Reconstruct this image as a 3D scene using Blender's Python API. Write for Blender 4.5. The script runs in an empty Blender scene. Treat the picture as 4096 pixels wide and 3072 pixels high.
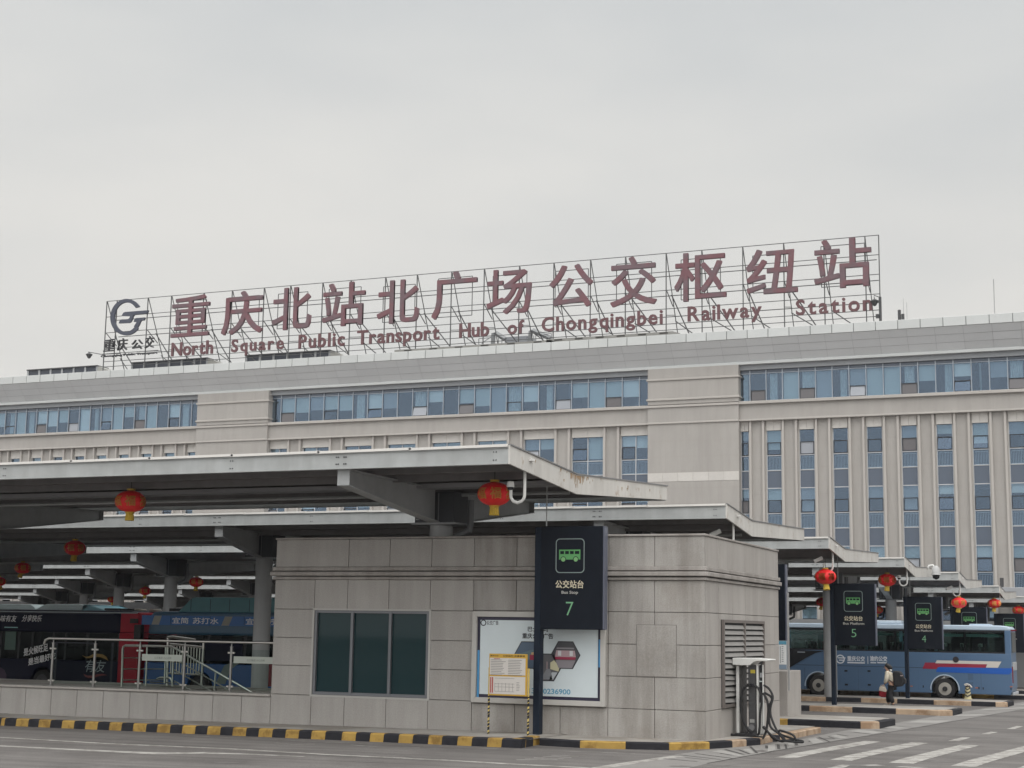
import bpy, bmesh, math, random
from mathutils import Vector, Matrix
R_ = math.radians
rnd = random.Random(7)
S = bpy.context.scene
COL = S.collection

# ------------------------------------------------------------------ camera, sky, sun
FPX, PIT, ROL, YAW, CAMZ = 6090.88, .15970579, .01574737, -.40867174, 2.5
FW = Vector((math.sin(YAW)*math.cos(PIT), math.cos(YAW)*math.cos(PIT), math.sin(PIT)))
_r = Vector((math.cos(YAW), -math.sin(YAW), 0)); _u = _r.cross(FW)
RT = math.cos(ROL)*_r + math.sin(ROL)*_u
UP = -math.sin(ROL)*_r + math.cos(ROL)*_u
CAM = Vector((0, 0, CAMZ))
cd = bpy.data.cameras.new('camera'); cam = bpy.data.objects.new('camera', cd); COL.objects.link(cam)
cd.sensor_width = 36; cd.lens = FPX/4096*36; cd.clip_end = 3000; cd.clip_start = .1
m = Matrix((RT, UP, -FW)).transposed().to_4x4(); m.translation = CAM
cam.matrix_world = m; S.camera = cam

SUN_EL, SUN_AZ = R_(52), R_(128)          # azimuth from +Y towards +X
w = bpy.data.worlds.new('World'); S.world = w; w.use_nodes = True
N, L = w.node_tree.nodes, w.node_tree.links
N.clear()
def wn(t, **k):
    n = N.new(t)
    for a, b in k.items(): setattr(n, a, b)
    return n
out = wn('ShaderNodeOutputWorld'); bg = wn('ShaderNodeBackground'); bg.inputs[1].default_value = .1
sky = wn('ShaderNodeTexSky', sky_type='NISHITA', sun_disc=False, sun_elevation=SUN_EL, sun_rotation=SUN_AZ, dust_density=3, air_density=1)
tc = wn('ShaderNodeTexCoord'); sep = wn('ShaderNodeSeparateXYZ'); L.new(tc.outputs['Generated'], sep.inputs[0])
ramp = wn('ShaderNodeValToRGB'); e = ramp.color_ramp.elements
SK = 11.7
e[0].position = 0; e[0].color = (.705, .692, .662, 1)
e[1].position = 1; e[1].color = (1.75, 1.75, 1.72, 1)
a = e.new(.18); a.color = (.68, .668, .64, 1)
a = e.new(.40); a.color = (.635, .642, .635, 1)
a = e.new(.58); a.color = (1.05, 1.05, 1.035, 1)
L.new(sep.outputs[2], ramp.inputs[0])
mp = wn('ShaderNodeMapping'); mp.inputs['Scale'].default_value = (1, 1, 3.2); L.new(tc.outputs['Generated'], mp.inputs[0])
nz = wn('ShaderNodeTexNoise'); nz.inputs['Scale'].default_value = 2.6; nz.inputs['Detail'].default_value = 5; nz.inputs['Roughness'].default_value = .48
L.new(mp.outputs[0], nz.inputs['Vector'])
cr = wn('ShaderNodeValToRGB'); e = cr.color_ramp.elements
e[0].position = .3; e[0].color = (.90, .918, .936, 1); e[1].position = .66; e[1].color = (1.075, 1.065, 1.05, 1)
L.new(nz.outputs[0], cr.inputs[0])
mu = wn('ShaderNodeMix', data_type='RGBA', blend_type='MULTIPLY'); mu.inputs[0].default_value = 1
L.new(ramp.outputs[0], mu.inputs[6]); L.new(cr.outputs[0], mu.inputs[7])
sc = wn('ShaderNodeVectorMath', operation='SCALE'); sc.inputs['Scale'].default_value = SK*.93; L.new(mu.outputs[2], sc.inputs[0])
mx = wn('ShaderNodeMix', data_type='RGBA'); mx.inputs[0].default_value = .95
L.new(sky.outputs[0], mx.inputs[6]); L.new(sc.outputs[0], mx.inputs[7])
# behind the photographer the sky stands above a dark city skyline
mr1 = wn('ShaderNodeMapRange', interpolation_type='SMOOTHSTEP'); L.new(sep.outputs[2], mr1.inputs[0]); mr1.inputs[1].default_value = .03; mr1.inputs[2].default_value = .08
mr2 = wn('ShaderNodeMapRange', interpolation_type='SMOOTHSTEP'); L.new(sep.outputs[1], mr2.inputs[0]); mr2.inputs[1].default_value = -.25; mr2.inputs[2].default_value = .1
mxx = wn('ShaderNodeMath', operation='MAXIMUM'); L.new(mr1.outputs[0], mxx.inputs[0]); L.new(mr2.outputs[0], mxx.inputs[1])
mk = wn('ShaderNodeMix', data_type='RGBA'); L.new(mxx.outputs[0], mk.inputs[0]); mk.inputs[6].default_value = (5.0, 5.0, 4.95, 1); L.new(mx.outputs[2], mk.inputs[7])
# sky on the sun's side, behind the photographer, boosted to fill under the canopies
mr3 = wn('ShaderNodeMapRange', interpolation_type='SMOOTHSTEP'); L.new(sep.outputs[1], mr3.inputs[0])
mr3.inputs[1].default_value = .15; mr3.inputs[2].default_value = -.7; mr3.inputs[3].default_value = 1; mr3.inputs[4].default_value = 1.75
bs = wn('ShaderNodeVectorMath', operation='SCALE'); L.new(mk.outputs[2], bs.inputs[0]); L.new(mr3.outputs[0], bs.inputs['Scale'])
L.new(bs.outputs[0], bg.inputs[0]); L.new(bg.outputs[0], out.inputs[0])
ld = bpy.data.lights.new('sun', 'SUN'); ld.energy = .8; ld.angle = R_(35); ld.color = (1, .97, .92)
sun = bpy.data.objects.new('sun', ld); COL.objects.link(sun)
sd = Vector((math.sin(SUN_AZ)*math.cos(SUN_EL), math.cos(SUN_AZ)*math.cos(SUN_EL), math.sin(SUN_EL)))
sun.rotation_euler = sd.to_track_quat('Z', 'Y').to_euler(); sun.location = (20, -20, 60)
S.view_settings.view_transform = 'Standard'; S.view_settings.look = 'None'; S.view_settings.exposure = 0; S.view_settings.gamma = 1
S.cycles.max_bounces = 8; S.cycles.transparent_max_bounces = 16

# ------------------------------------------------------------------ photo ray helpers (surveying only: each hit gets its own real plane)
def ray(a, b): return RT*((a-2048)/FPX) + UP*((1536-b)/FPX) + FW
def aty(a, b, Y): d = ray(a, b); return CAM + d*(Y/d.y)
def atx(a, b, X): d = ray(a, b); return CAM + d*(X/d.x)
def gz(X, Y): return -.012*min(max(0, Y-33), 100) - .008*min(max(-13-X, 0), 14)
def atg(a, b, dz=0):
    d = ray(a, b); z = 0
    for _ in range(12):
        t = (z+dz-CAMZ)/d.z; p = CAM + d*t; z = z*.4 + .6*gz(p.x, p.y)
    return Vector((p.x, p.y, gz(p.x, p.y)+dz))

# ------------------------------------------------------------------ materials
MATS = {}
def mat(name, col, rough=.6, metal=0, var=0, scale=3, bump=0, bscale=60, spec=.5, streak=0, coat=0, speck=0, dirt=None, island=0, drag=None):
    """plain painted / mineral surface: colour variation, optional streaks of grime, fine speckle and bump"""
    if name in MATS: return MATS[name]
    M = bpy.data.materials.new(name); M.use_nodes = True
    n, l = M.node_tree.nodes, M.node_tree.links
    p = n['Principled BSDF']; p.inputs['Roughness'].default_value = rough; p.inputs['Metallic'].default_value = metal
    p.inputs['Specular IOR Level'].default_value = spec; p.inputs['Coat Weight'].default_value = coat
    c = (*col, 1); p.inputs['Base Color'].default_value = c
    t = n.new('ShaderNodeTexCoord'); src = None
    def mul(prev, fac_out, lo, hi, p0=.3, p1=.7):
        r = n.new('ShaderNodeValToRGB'); r.color_ramp.elements[0].position = p0; r.color_ramp.elements[1].position = p1
        r.color_ramp.elements[0].color = (*lo, 1); r.color_ramp.elements[1].color = (*hi, 1); l.new(fac_out, r.inputs[0])
        k = n.new('ShaderNodeMix'); k.data_type = 'RGBA'; k.blend_type = 'MULTIPLY'; k.inputs[0].default_value = 1
        if prev is None: k.inputs[6].default_value = c
        else: l.new(prev, k.inputs[6])
        l.new(r.outputs[0], k.inputs[7]); return k.outputs[2]
    def noise(s, det, st=None, rg=.55):
        q = n.new('ShaderNodeTexNoise'); q.inputs['Scale'].default_value = s; q.inputs['Detail'].default_value = det; q.inputs['Roughness'].default_value = rg
        if st:
            mp = n.new('ShaderNodeMapping'); mp.inputs['Scale'].default_value = st; l.new(t.outputs['Object'], mp.inputs[0]); l.new(mp.outputs[0], q.inputs[0])
        else: l.new(t.outputs['Object'], q.inputs[0])
        return q.outputs[0]
    if var: src = mul(src, noise(scale, 6), (1-var,)*3, (1+var*.4,)*3)
    if streak: src = mul(src, noise(1, 5, (2.2, 2.2, .22), .65), (1-streak, 1-streak*1.05, 1-streak*1.1), (1, 1, 1), .36, .6)
    if island:
        gm = n.new('ShaderNodeNewGeometry'); src = mul(src, gm.outputs['Random Per Island'], (1-island,)*3, (1+island*.6,)*3, 0, 1)
    if drag: src = mul(src, noise(1, 6, drag[0], .6), (1-drag[1],)*3, (1+drag[1]*.5,)*3, .38, .62)
    if speck: src = mul(src, noise(38, 3, None, .8), (1-speck,)*3, (1+speck*.5,)*3, .35, .65)
    if dirt: src = mul(src, noise(dirt[0], 7, None, .7), dirt[1], (1, 1, 1), dirt[2], dirt[2]+.12)
    if src: l.new(src, p.inputs['Base Color'])
    if bump:
        b = n.new('ShaderNodeBump'); b.inputs['Strength'].default_value = bump; b.inputs['Distance'].default_value = .01
        l.new(noise(bscale, 4), b.inputs['Height']); l.new(b.outputs[0], p.inputs['Normal'])
    MATS[name] = M; return M
def glass(name, tint, refl=(.8, .88, 1), base=.1, rough=.02):
    if name in MATS: return MATS[name]
    M = bpy.data.materials.new(name); M.use_nodes = True
    n, l = M.node_tree.nodes, M.node_tree.links; n.clear()
    o = n.new('ShaderNodeOutputMaterial'); t = n.new('ShaderNodeBsdfTransparent'); g = n.new('ShaderNodeBsdfGlossy')
    t.inputs[0].default_value = (*tint, 1); g.inputs[0].default_value = (*refl, 1); g.inputs['Roughness'].default_value = rough
    ge = n.new('ShaderNodeNewGeometry'); dt = n.new('ShaderNodeVectorMath'); dt.operation = 'DOT_PRODUCT'
    l.new(ge.outputs['Normal'], dt.inputs[0]); l.new(ge.outputs['Incoming'], dt.inputs[1])
    def mth(op, a, b=None):
        q = n.new('ShaderNodeMath'); q.operation = op; q.use_clamp = op == 'ADD'
        for i, v in enumerate((a, b)):
            if v is None: continue
            if isinstance(v, (int, float)): q.inputs[i].default_value = v
            else: l.new(v, q.inputs[i])
        return q.outputs[0]
    ab = mth('ABSOLUTE', dt.outputs['Value']); pw = mth('POWER', mth('SUBTRACT', 1, ab), 5)
    ad = mth('ADD', mth('MULTIPLY', pw, .9), .04+base)
    mx = n.new('ShaderNodeMixShader'); l.new(ad, mx.inputs[0]); l.new(t.outputs[0], mx.inputs[1]); l.new(g.outputs[0], mx.inputs[2])
    l.new(mx.outputs[0], o.inputs[0]); MATS[name] = M; return M
def emit(name, col, s):
    if name in MATS: return MATS[name]
    M = mat(name, (.02, .02, .02)); p = M.node_tree.nodes['Principled BSDF']
    p.inputs['Emission Color'].default_value = (*col, 1); p.inputs['Emission Strength'].default_value = s; return M

steel = mat('steel_paint', (.40, .415, .415), .5, var=.12, scale=2.2, streak=.12)
steel_d = mat('steel_paint_dark', (.26, .265, .275), .55, var=.15, scale=2)
endwhite = mat('end_beam_white', (.60, .585, .555), .6, var=.08, scale=1.5, streak=.15, dirt=(2.6, (.62, .50, .40), .30))
capwhite = mat('cap_white', (.70, .68, .65), .55, var=.06)
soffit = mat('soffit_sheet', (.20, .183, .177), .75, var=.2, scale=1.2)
roofsheet = mat('roof_sheet', (.42, .42, .42), .6, var=.15)
purl = mat('purlin', (.21, .20, .20), .7, var=.15)
granite = mat('granite_panel', (.40, .38, .36), .65, island=.045, var=.07, scale=.9, streak=.13, speck=.16, bump=.06, bscale=90)
granite_stain = mat('granite_panel_stained', (.385, .366, .345), .65, island=.07, var=.12, scale=.8, streak=.28, speck=.16, bump=.06, bscale=90, dirt=(.45, (.87, .85, .83), .40))
granite_side = mat('granite_side', (.41, .385, .362), .65, island=.06, var=.08, scale=.8, streak=.15, speck=.14)
gjoint = mat('stone_joint', (.29, .272, .255), .8)
cornice_m = mat('cornice_stone', (.36, .335, .315), .65, var=.1, streak=.3, speck=.12)
asphalt = mat('asphalt', (.165, .154, .147), .85, var=.16, scale=.35, bump=.4, bscale=60, speck=.32, drag=((.10, 2.4, 1), .2), spec=.3, dirt=(.22, (.80, .79, .79), .42))
paving = mat('paving', (.36, .34, .315), .8, var=.16, scale=.8, speck=.12, dirt=(.5, (.72, .69, .66), .42))
concrete = mat('concrete', (.215, .205, .195), .85, var=.15, scale=1.1, speck=.12)
roadpaint = mat('road_paint', (.40, .385, .36), .75, var=.2, scale=2.2, speck=.2, dirt=(3.2, (.55, .53, .52), .42))
roadpaint_worn = mat('road_paint_worn', (.34, .325, .31), .8, var=.25, scale=3, dirt=(2.2, (.55, .53, .52), .46))
kyel = mat('kerb_yellow', (.39, .245, .055), .7, var=.2, scale=3, dirt=(2.4, (.6, .55, .5), .40))
kpale = mat('kerb_pale', (.42, .31, .215), .75, var=.2, scale=2, dirt=(1.8, (.7, .62, .55), .42))
kblk = mat('kerb_black', (.027, .027, .032), .75, spec=.15, var=.25, scale=4)
white = mat('white_paint', (.72, .71, .69), .5, var=.05)
dark = mat('dark_void', (.012, .012, .014), .8)
blackp = mat('black_paint', (.012, .013, .017), .4, spec=.35)
navyboard = mat('sign_board', (.009, .012, .019), .5, var=.15, spec=.12)
signedge = mat('sign_edge', (.10, .11, .15), .4)
signgreen = mat('sign_green', (.10, .33, .11), .5)
signcream = mat('sign_cream', (.62, .56, .42), .5)
signgrey = mat('sign_outline', (.24, .30, .29), .5)
stainless = mat('stainless', (.50, .485, .46), .28, 1); post_m = mat('post_stainless', (.30, .295, .285), .3, 1)
red = mat('lantern_red', (.84, .018, .020), .55, var=.1, scale=4)
gold = mat('lantern_gold', (.62, .40, .06), .4, .3)
goldtxt = mat('lantern_character', (.78, .36, .08), .5)
tassel = mat('tassel_yellow', (.62, .43, .05), .7, var=.2, scale=20)
rubber = mat('rubber', (.016, .016, .018), .7, bump=.1)
plastic_w = mat('plastic_white', (.66, .66, .64), .45)
beige = mat('facade_stone', (.388, .367, .346), .75, streak=.07, island=.03, var=.06, scale=.35, speck=.05)
beige2 = mat('facade_fin', (.44, .415, .388), .7, var=.06, scale=.4)
panelrec = mat('facade_recess', (.34, .305, .275), .75, var=.05, scale=.4)
whitepanel = mat('lintel_panel', (.56, .535, .505), .6, island=.06, var=.04)
coping_m = mat('coping_metal', (.56, .575, .57), .4, .1, island=.07, var=.05, scale=.5)
soff2 = mat('cornice_soffit', (.66, .67, .68), .6, island=.035, var=.05, scale=.3)
mullion = mat('mullion', (.33, .37, .42), .4, .2)
transom = mat('transom_white', (.5, .51, .53), .45)
frame_d = mat('vent_frame', (.03, .035, .045), .5)
officeglass = glass('office_glass', (.82, .88, .91), (.60, .76, 1), .05)
spandrel = mat('spandrel_glass', (.08, .105, .15), .12, spec=.6)
blind_a = mat('blind_teal', (.34, .39, .395), .8); blind_b = mat('blind_grey', (.22, .25, .28), .8); curtain_m = mat('curtain', (.34, .39, .41), .85, var=.2, scale=5)
blind_c = mat('blind_pale', (.50, .54, .54), .8)
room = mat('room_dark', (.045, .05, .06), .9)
ventpane = mat('vent_pane', (.135, .128, .135), .25); ventpane2 = mat('vent_pane_pale', (.34, .36, .40), .25)  # vent_pane: opaque tone paints in the surroundings a tilted pane would mirror
letter_red = mat('letter_red', (.170, .070, .083), .55, var=.1, scale=.9, dirt=(.55, (.84, 1.28, 1.24), .44))
letter_edge = mat('letter_small_red', (.125, .054, .060), .55, var=.1)
logo_m = mat('logo_slate', (.052, .058, .085), .5); callig = mat('letter_dark', (.030, .030, .034), .55)
framem = mat('sign_frame_steel', (.085, .086, .088), .6)
busglass = glass('bus_glass', (.30, .36, .36), (.5, .55, .58), -.02); coachglass = glass('coach_glass', (.58, .66, .64), (.6, .7, .75), -.01)
railglass = glass('rail_glass', (.88, .93, .91), (.22, .23, .23), -.042)
tyre_m = mat('tyre', (.022, .021, .022), .85, var=.2, scale=6)
rim_m = mat('rim', (.42, .40, .36), .45, .2)
for n_a, c_a in (('pic_pink', (.42, .30, .32)), ('pic_red', (.30, .02, .06)), ('pic_white', (.6, .6, .62)), ('pic_floor', (.24, .22, .24))): mat(n_a, c_a, .5)
skin = mat('skin', (.46, .27, .19), .6); hair = mat('hair', (.010, .009, .010), .5)

# ------------------------------------------------------------------ mesh builder
class MB:
    def __init__(s): s.v = []; s.f = []; s.mi = []; s.k = 0
    def face(s, pts):
        i = len(s.v); s.v += [tuple(p) for p in pts]; s.f.append(tuple(range(i, i+len(pts)))); s.mi.append(s.k); return s
    def hexa(s, P):
        i = len(s.v); s.v += [tuple(p) for p in P]
        for q in ((0, 3, 2, 1), (4, 5, 6, 7), (0, 1, 5, 4), (1, 2, 6, 5), (2, 3, 7, 6), (3, 0, 4, 7)):
            s.f.append(tuple(i+j for j in q)); s.mi.append(s.k)
        return s
    def box(s, x0, x1, y0, y1, z0, z1, k=None):
        if k is not None: s.k = k
        x0, x1 = sorted((x0, x1)); y0, y1 = sorted((y0, y1)); z0, z1 = sorted((z0, z1))
        return s.hexa([(x0, y0, z0), (x1, y0, z0), (x1, y1, z0), (x0, y1, z0), (x0, y0, z1), (x1, y0, z1), (x1, y1, z1), (x0, y1, z1)])
    def bar(s, a, b, w, h, up=(0, 0, 1)):
        a, b, up = Vector(a), Vector(b), Vector(up); d = (b-a).normalized()
        x = d.cross(up)
        if x.length < 1e-4: x = d.cross(Vector((0, 1, 0)))
        x.normalize(); y = x.cross(d).normalized(); x *= w/2; y *= h/2
        return s.hexa([a-x-y, a+x-y, b+x-y, b-x-y, a-x+y, a+x+y, b+x+y, b-x+y])
    def tube(s, pts, r, n=8, cap=True):
        pts = [Vector(p) for p in pts]; base = len(s.v); prev = None
        for i, p in enumerate(pts):
            d = (pts[min(i+1, len(pts)-1)]-pts[max(i-1, 0)]).normalized()
            if prev is None:
                x = d.cross(Vector((0, 0, 1)))
                if x.length < .05: x = d.cross(Vector((0, 1, 0)))
            else: x = prev - d*prev.dot(d)
            x.normalize(); prev = x; y = d.cross(x); rr = r[i] if isinstance(r, (list, tuple)) else r
            for j in range(n):
                a = 2*math.pi*j/n; s.v.append(tuple(p + x*math.cos(a)*rr + y*math.sin(a)*rr))
        for i in range(len(pts)-1):
            for j in range(n):
                a, b = base+i*n+j, base+i*n+(j+1) % n; s.f.append((a, b, b+n, a+n)); s.mi.append(s.k)
        if cap:
            s.f.append(tuple(base+j for j in range(n))[::-1]); s.mi.append(s.k)
            e = base+(len(pts)-1)*n; s.f.append(tuple(e+j for j in range(n))); s.mi.append(s.k)
        return s
    def prism(s, poly, axis, a, b):
        """2D polygon extruded: axis 'x' poly=(y,z); 'y' poly=(x,z); 'z' poly=(x,y)"""
        mk = {'x': lambda q, t: (t, q[0], q[1]), 'y': lambda q, t: (q[0], t, q[1]), 'z': lambda q, t: (q[0], q[1], t)}[axis]
        n = len(poly); i = len(s.v); s.v += [mk(q, a) for q in poly] + [mk(q, b) for q in poly]
        s.f.append(tuple(i+j for j in range(n))[::-1]); s.f.append(tuple(i+n+j for j in range(n))); s.mi += [s.k]*2
        for j in range(n): s.f.append((i+j, i+(j+1) % n, i+n+(j+1) % n, i+n+j)); s.mi.append(s.k)
        return s
    def lathe(s, prof, c, n=24, lobe=0, lobes=12, cap=True):
        """(r,z) profile about the vertical axis through c"""
        base = len(s.v); c = Vector(c)
        for r, z in prof:
            for j in range(n):
                a = 2*math.pi*j/n; q = r*(1-lobe*abs(math.cos(a*lobes/2))) if lobe else r
                s.v.append((c.x+q*math.cos(a), c.y+q*math.sin(a), c.z+z))
        for i in range(len(prof)-1):
            for j in range(n):
                a, b = base+i*n+j, base+i*n+(j+1) % n; s.f.append((a, b, b+n, a+n)); s.mi.append(s.k)
        if not cap: return s
        s.f.append(tuple(base+j for j in range(n))[::-1]); s.mi.append(s.k)
        e = base+(len(prof)-1)*n; s.f.append(tuple(e+j for j in range(n))); s.mi.append(s.k); return s
    def build(s, name, mats, parent=None, smooth=False, bevel=0, seg=2, org=None):
        me = bpy.data.meshes.new(name)
        if org is None: org = root_of(parent) if parent else Vector((0, 0, 0))
        me.from_pydata([tuple(Vector(v)-org) for v in s.v], [], s.f); me.validate()
        bm = bmesh.new(); bm.from_mesh(me); bmesh.ops.recalc_face_normals(bm, faces=bm.faces); bm.to_mesh(me); bm.free()
        for q in (mats if isinstance(mats, (list, tuple)) else [mats]): me.materials.append(q)
        if len(me.polygons) == len(s.mi):
            for p, k in zip(me.polygons, s.mi): p.material_index = k
        if smooth: me.polygons.foreach_set('use_smooth', [True]*len(me.polygons)); me.set_sharp_from_angle(angle=R_(40))
        o = bpy.data.objects.new(name, me); COL.objects.link(o)
        if parent: o.parent = parent
        else: o.location = org
        if bevel:
            b = o.modifiers.new('bevel', 'BEVEL'); b.width = bevel; b.segments = seg; b.limit_method = 'ANGLE'; b.angle_limit = R_(40)
            b.use_clamp_overlap = True
        return o
def root_of(o):
    while o.parent: o = o.parent
    return Vector(o.location)
def tag(o, label, cat, group=None):
    o['label'] = label; o['category'] = cat
    if group: o['group'] = group
    return o
def thing(name, loc, label, cat, group=None):
    o = bpy.data.objects.new(name, None); o.empty_display_size = .3; COL.objects.link(o); o.location = loc
    return tag(o, label, cat, group)
def structure(o): o['kind'] = 'structure'; return o
def copy_tree(o, parent=None):
    c = o.copy(); COL.objects.link(c); c.parent = parent
    for ch in list(o.children): copy_tree(ch, c)
    return c
def text_mesh(txt, size=1, bold=.0, ext=.01):
    fat = 0
    if bold > 0 and any(ord(c) > 0x2e00 for c in txt): fat, bold = bold*.8, 0
    cu = bpy.data.curves.new('t', 'FONT'); cu.body = txt; cu.size = size; cu.extrude = ext; cu.offset = bold; cu.resolution_u = 3
    ob = bpy.data.objects.new('t', cu); me = bpy.data.meshes.new_from_object(ob)
    bpy.data.objects.remove(ob); bpy.data.curves.remove(cu)
    if fat:      # heavier strokes: staggered copies, so that no stroke outline crosses itself
        bm = bmesh.new()
        for i, (dx, dy) in enumerate(((0, 0), (-1, -1), (1, -1), (-1, 1), (1, 1))):
            n0 = len(bm.verts); bm.from_mesh(me); bm.verts.ensure_lookup_table()
            for v in bm.verts[n0:]: v.co += Vector((dx*fat, dy*fat, -.07*i))
        bm.to_mesh(me); bm.free()
    return me
def bbox(me):
    xs = [v.co.x for v in me.vertices]; ys = [v.co.y for v in me.vertices]
    return min(xs), max(xs), min(ys), max(ys)
def fit_text(name, txt, x0, x1, z0, z1, Y, material, parent, bold=.0, ext=.01, slant=0, shear=0):
    """lettering filling the box x0..x1, z0..z1 on a wall facing -Y at depth Y; slant shears it, shear tilts its baseline"""
    me = text_mesh(txt, 1, bold, 1.0); bx = bbox(me); org = root_of(parent)
    sx = (x1-x0)/(bx[1]-bx[0]); sz = (z1-z0)/(bx[3]-bx[2])
    for v in me.vertices:
        u = (v.co.x-bx[0])*sx; h = (v.co.y-bx[2])*sz; yy = Y - v.co.z*ext
        v.co = Vector((x0+u+slant*h, yy, z0+h+shear*u)) - org
    me.name = name; me.materials.append(material)
    o = bpy.data.objects.new(name, me); COL.objects.link(o); o.parent = parent; return o
def plate(name, poly, Y, th, material, parent, bevel=0):
    return MB().prism(poly, 'y', Y, Y-th).build(name, material, parent, bevel=bevel)
def arc(cx, cz, r, a0, a1, n=12): return [(cx+r*math.cos(R_(a0+(a1-a0)*i/n)), cz+r*math.sin(R_(a0+(a1-a0)*i/n))) for i in range(n+1)]
def rrect(x0, x1, z0, z1, r, n=5): return arc(x1-r, z1-r, r, 0, 90, n)+arc(x0+r, z1-r, r, 90, 180, n)+arc(x0+r, z0+r, r, 180, 270, n)+arc(x1-r, z0+r, r, 270, 360, n)
def ring_plate(name, outer, inner, Y, th, material, parent):
    b = MB(); n = len(outer)
    for j in range(n):
        k = (j+1) % n; A, B, C, D = outer[j], outer[k], inner[k], inner[j]
        b.hexa([(A[0], Y, A[1]), (B[0], Y, B[1]), (C[0], Y, C[1]), (D[0], Y, D[1]), (A[0], Y-th, A[1]), (B[0], Y-th, B[1]), (C[0], Y-th, C[1]), (D[0], Y-th, D[1])])
    return b.build(name, material, parent)

# ================================================================== SETTING: ground, road, kerbs, islands
def grid_sheet(name, xs, ys, dz, material):
    b = MB(); idx = {}
    for i in range(len(xs)-1):
        for j in range(len(ys)-1):
            b.face([(x, y, gz(x, y)+dz) for x, y in ((xs[i], ys[j]), (xs[i+1], ys[j]), (xs[i+1], ys[j+1]), (xs[i], ys[j+1]))])
    return structure(b.build(name, material))
grid_sheet('ground', [-700, -27, -13, 700], [-300, 33, 133, 900], 0, asphalt)
def quad_mark(b, q, dz=.004, nu=1, nv=10):
    """paint laid on the road between four surveyed corners, cut fine enough to follow the falls of the road"""
    P = [atg(*p) for p in q]
    def at(u, v):
        p = (P[0]*(1-u)+P[1]*u)*(1-v) + (P[3]*(1-u)+P[2]*u)*v
        return (p.x, p.y, gz(p.x, p.y)+dz)
    for i in range(nu):
        for j in range(nv): b.face([at(i/nu, j/nv), at((i+1)/nu, j/nv), at((i+1)/nu, (j+1)/nv), at(i/nu, (j+1)/nv)])
def line_mark(b, pts, wd, dz=.004):
    P = [atg(*p) for p in pts]; Q = []
    for i in range(len(P)-1):
        for t in range(14): Q.append((P[i].lerp(P[i+1], t/14), (wd[i]*(1-t/14)+wd[i+1]*t/14) if isinstance(wd, list) else wd))
    Q.append((P[-1], wd[-1] if isinstance(wd, list) else wd))
    e = []
    for i, (p, wv) in enumerate(Q):
        d = (Q[min(i+1, len(Q)-1)][0]-Q[max(i-1, 0)][0]); d.z = 0; d.normalize(); n = Vector((-d.y, d.x, 0))*wv/2
        e.append(tuple((q.x, q.y, gz(q.x, q.y)+dz) for q in (p-n, p+n)))
    for i in range(len(e)-1): b.face([e[i][0], e[i+1][0], e[i+1][1], e[i][1]])
z1 = lambda x, y: (3050+x*.4729, 2700+y*.4729)
b = MB()
for q in (((95, 700), (280, 705), (1005, 565), (870, 557)), ((570, 718), (755, 727), (1405, 577), (1260, 570)),
          ((1065, 742), (1275, 752), (1830, 598), (1680, 590)), ((1590, 770), (1800, 779), (2400, 600), (2240, 595)),
          ((2130, 800), (2330, 810), (2800, 640), (2640, 632)), ((500, 800), (640, 810), (740, 765), (670, 760))):
    quad_mark(b, [z1(*p) for p in q])
for q in (((1570, 558), (1660, 561), (1762, 530), (1690, 527)), ((1850, 500), (1910, 503), (1995, 483), (1930, 480)), ((2065, 457), (2130, 458), (2205, 435), (2150, 432))):
    quad_mark(b, [z1(*p) for p in q], nv=3)
structure(b.build('zebra_crossing', roadpaint))
b = MB()
line_mark(b, [(-200, 2941), (0, 2950), (434, 2975), (922, 2996), (1300, 3018), (2000, 3054), (2360, 3073)], .19)
line_mark(b, [(-200, 2976), (0, 2984), (217, 2995), (467, 3007), (624, 3014), (814, 3012), (1010, 3018), (1217, 3027)], [.24, .24, .26, .32, .46, .34, .18, .10])
line_mark(b, [(2375, 3076), (2540, 3049), (2715, 3025)], [.30, .26, .22])
structure(b.build('road_line', roadpaint))
b = MB()
line_mark(b, [(700, 2941), (1300, 2969), (2000, 2996), (2540, 3015)], .07)
for i in range(5): line_mark(b, [(2065+i*35, 3040-i*4.6), (2230+i*28, 3040-i*4.4)], .10)
for q in (((810, 765), (900, 772), (1060, 768), (960, 755)), ((1120, 780), (1300, 790), (1420, 783), (1200, 770))): quad_mark(b, [z1(*p) for p in q], nv=3)
line_mark(b, [(1100, 2972), (1170, 2978), (1260, 2977)], .09); line_mark(b, [(1400, 2980), (1560, 2992), (1680, 2992)], .08)
structure(b.build('worn_road_marking', roadpaint_worn))
b = MB(); rk = random.Random(9)
for pts in (((60, 3060), (420, 3046), (760, 3040), (1180, 3052), (1500, 3068)), ((1250, 2998), (1500, 3012), (1660, 3030), (1900, 3042)), ((2850, 3068), (3080, 3046), (3330, 3040), (3620, 3062)), ((3560, 2960), (3700, 2972), (3900, 2965), (4096, 2990))):
    fine = []
    for i in range(len(pts)-1):
        for t in range(6): fine.append((pts[i][0]+(pts[i+1][0]-pts[i][0])*t/6+rk.uniform(-8, 8), pts[i][1]+(pts[i+1][1]-pts[i][1])*t/6+rk.uniform(-1.5, 1.5)))
    line_mark(b, fine, [rk.uniform(.008, .022) for _ in fine], .003)
structure(b.build('road_crack', mat('crack_dark', (.075, .07, .067), .9)))
b = MB()
for cx, cy, rx, ry in ((300, 3062, 120, 5), (1480, 3046, 70, 4), (2720, 3066, 60, 4), (3420, 3062, 90, 5), (3760, 3046, 50, 4), (900, 3050, 60, 3), (3300, 2955, 60, 3), (3650, 2920, 50, 3)):
    P = [atg(cx+rx*math.cos(a)*rk.uniform(.6, 1.1), cy+ry*math.sin(a)*rk.uniform(.6, 1.1)) for a in [i*math.pi/9 for i in range(18)]]
    b.face([(p.x, p.y, gz(p.x, p.y)+.0025) for p in P])
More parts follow.
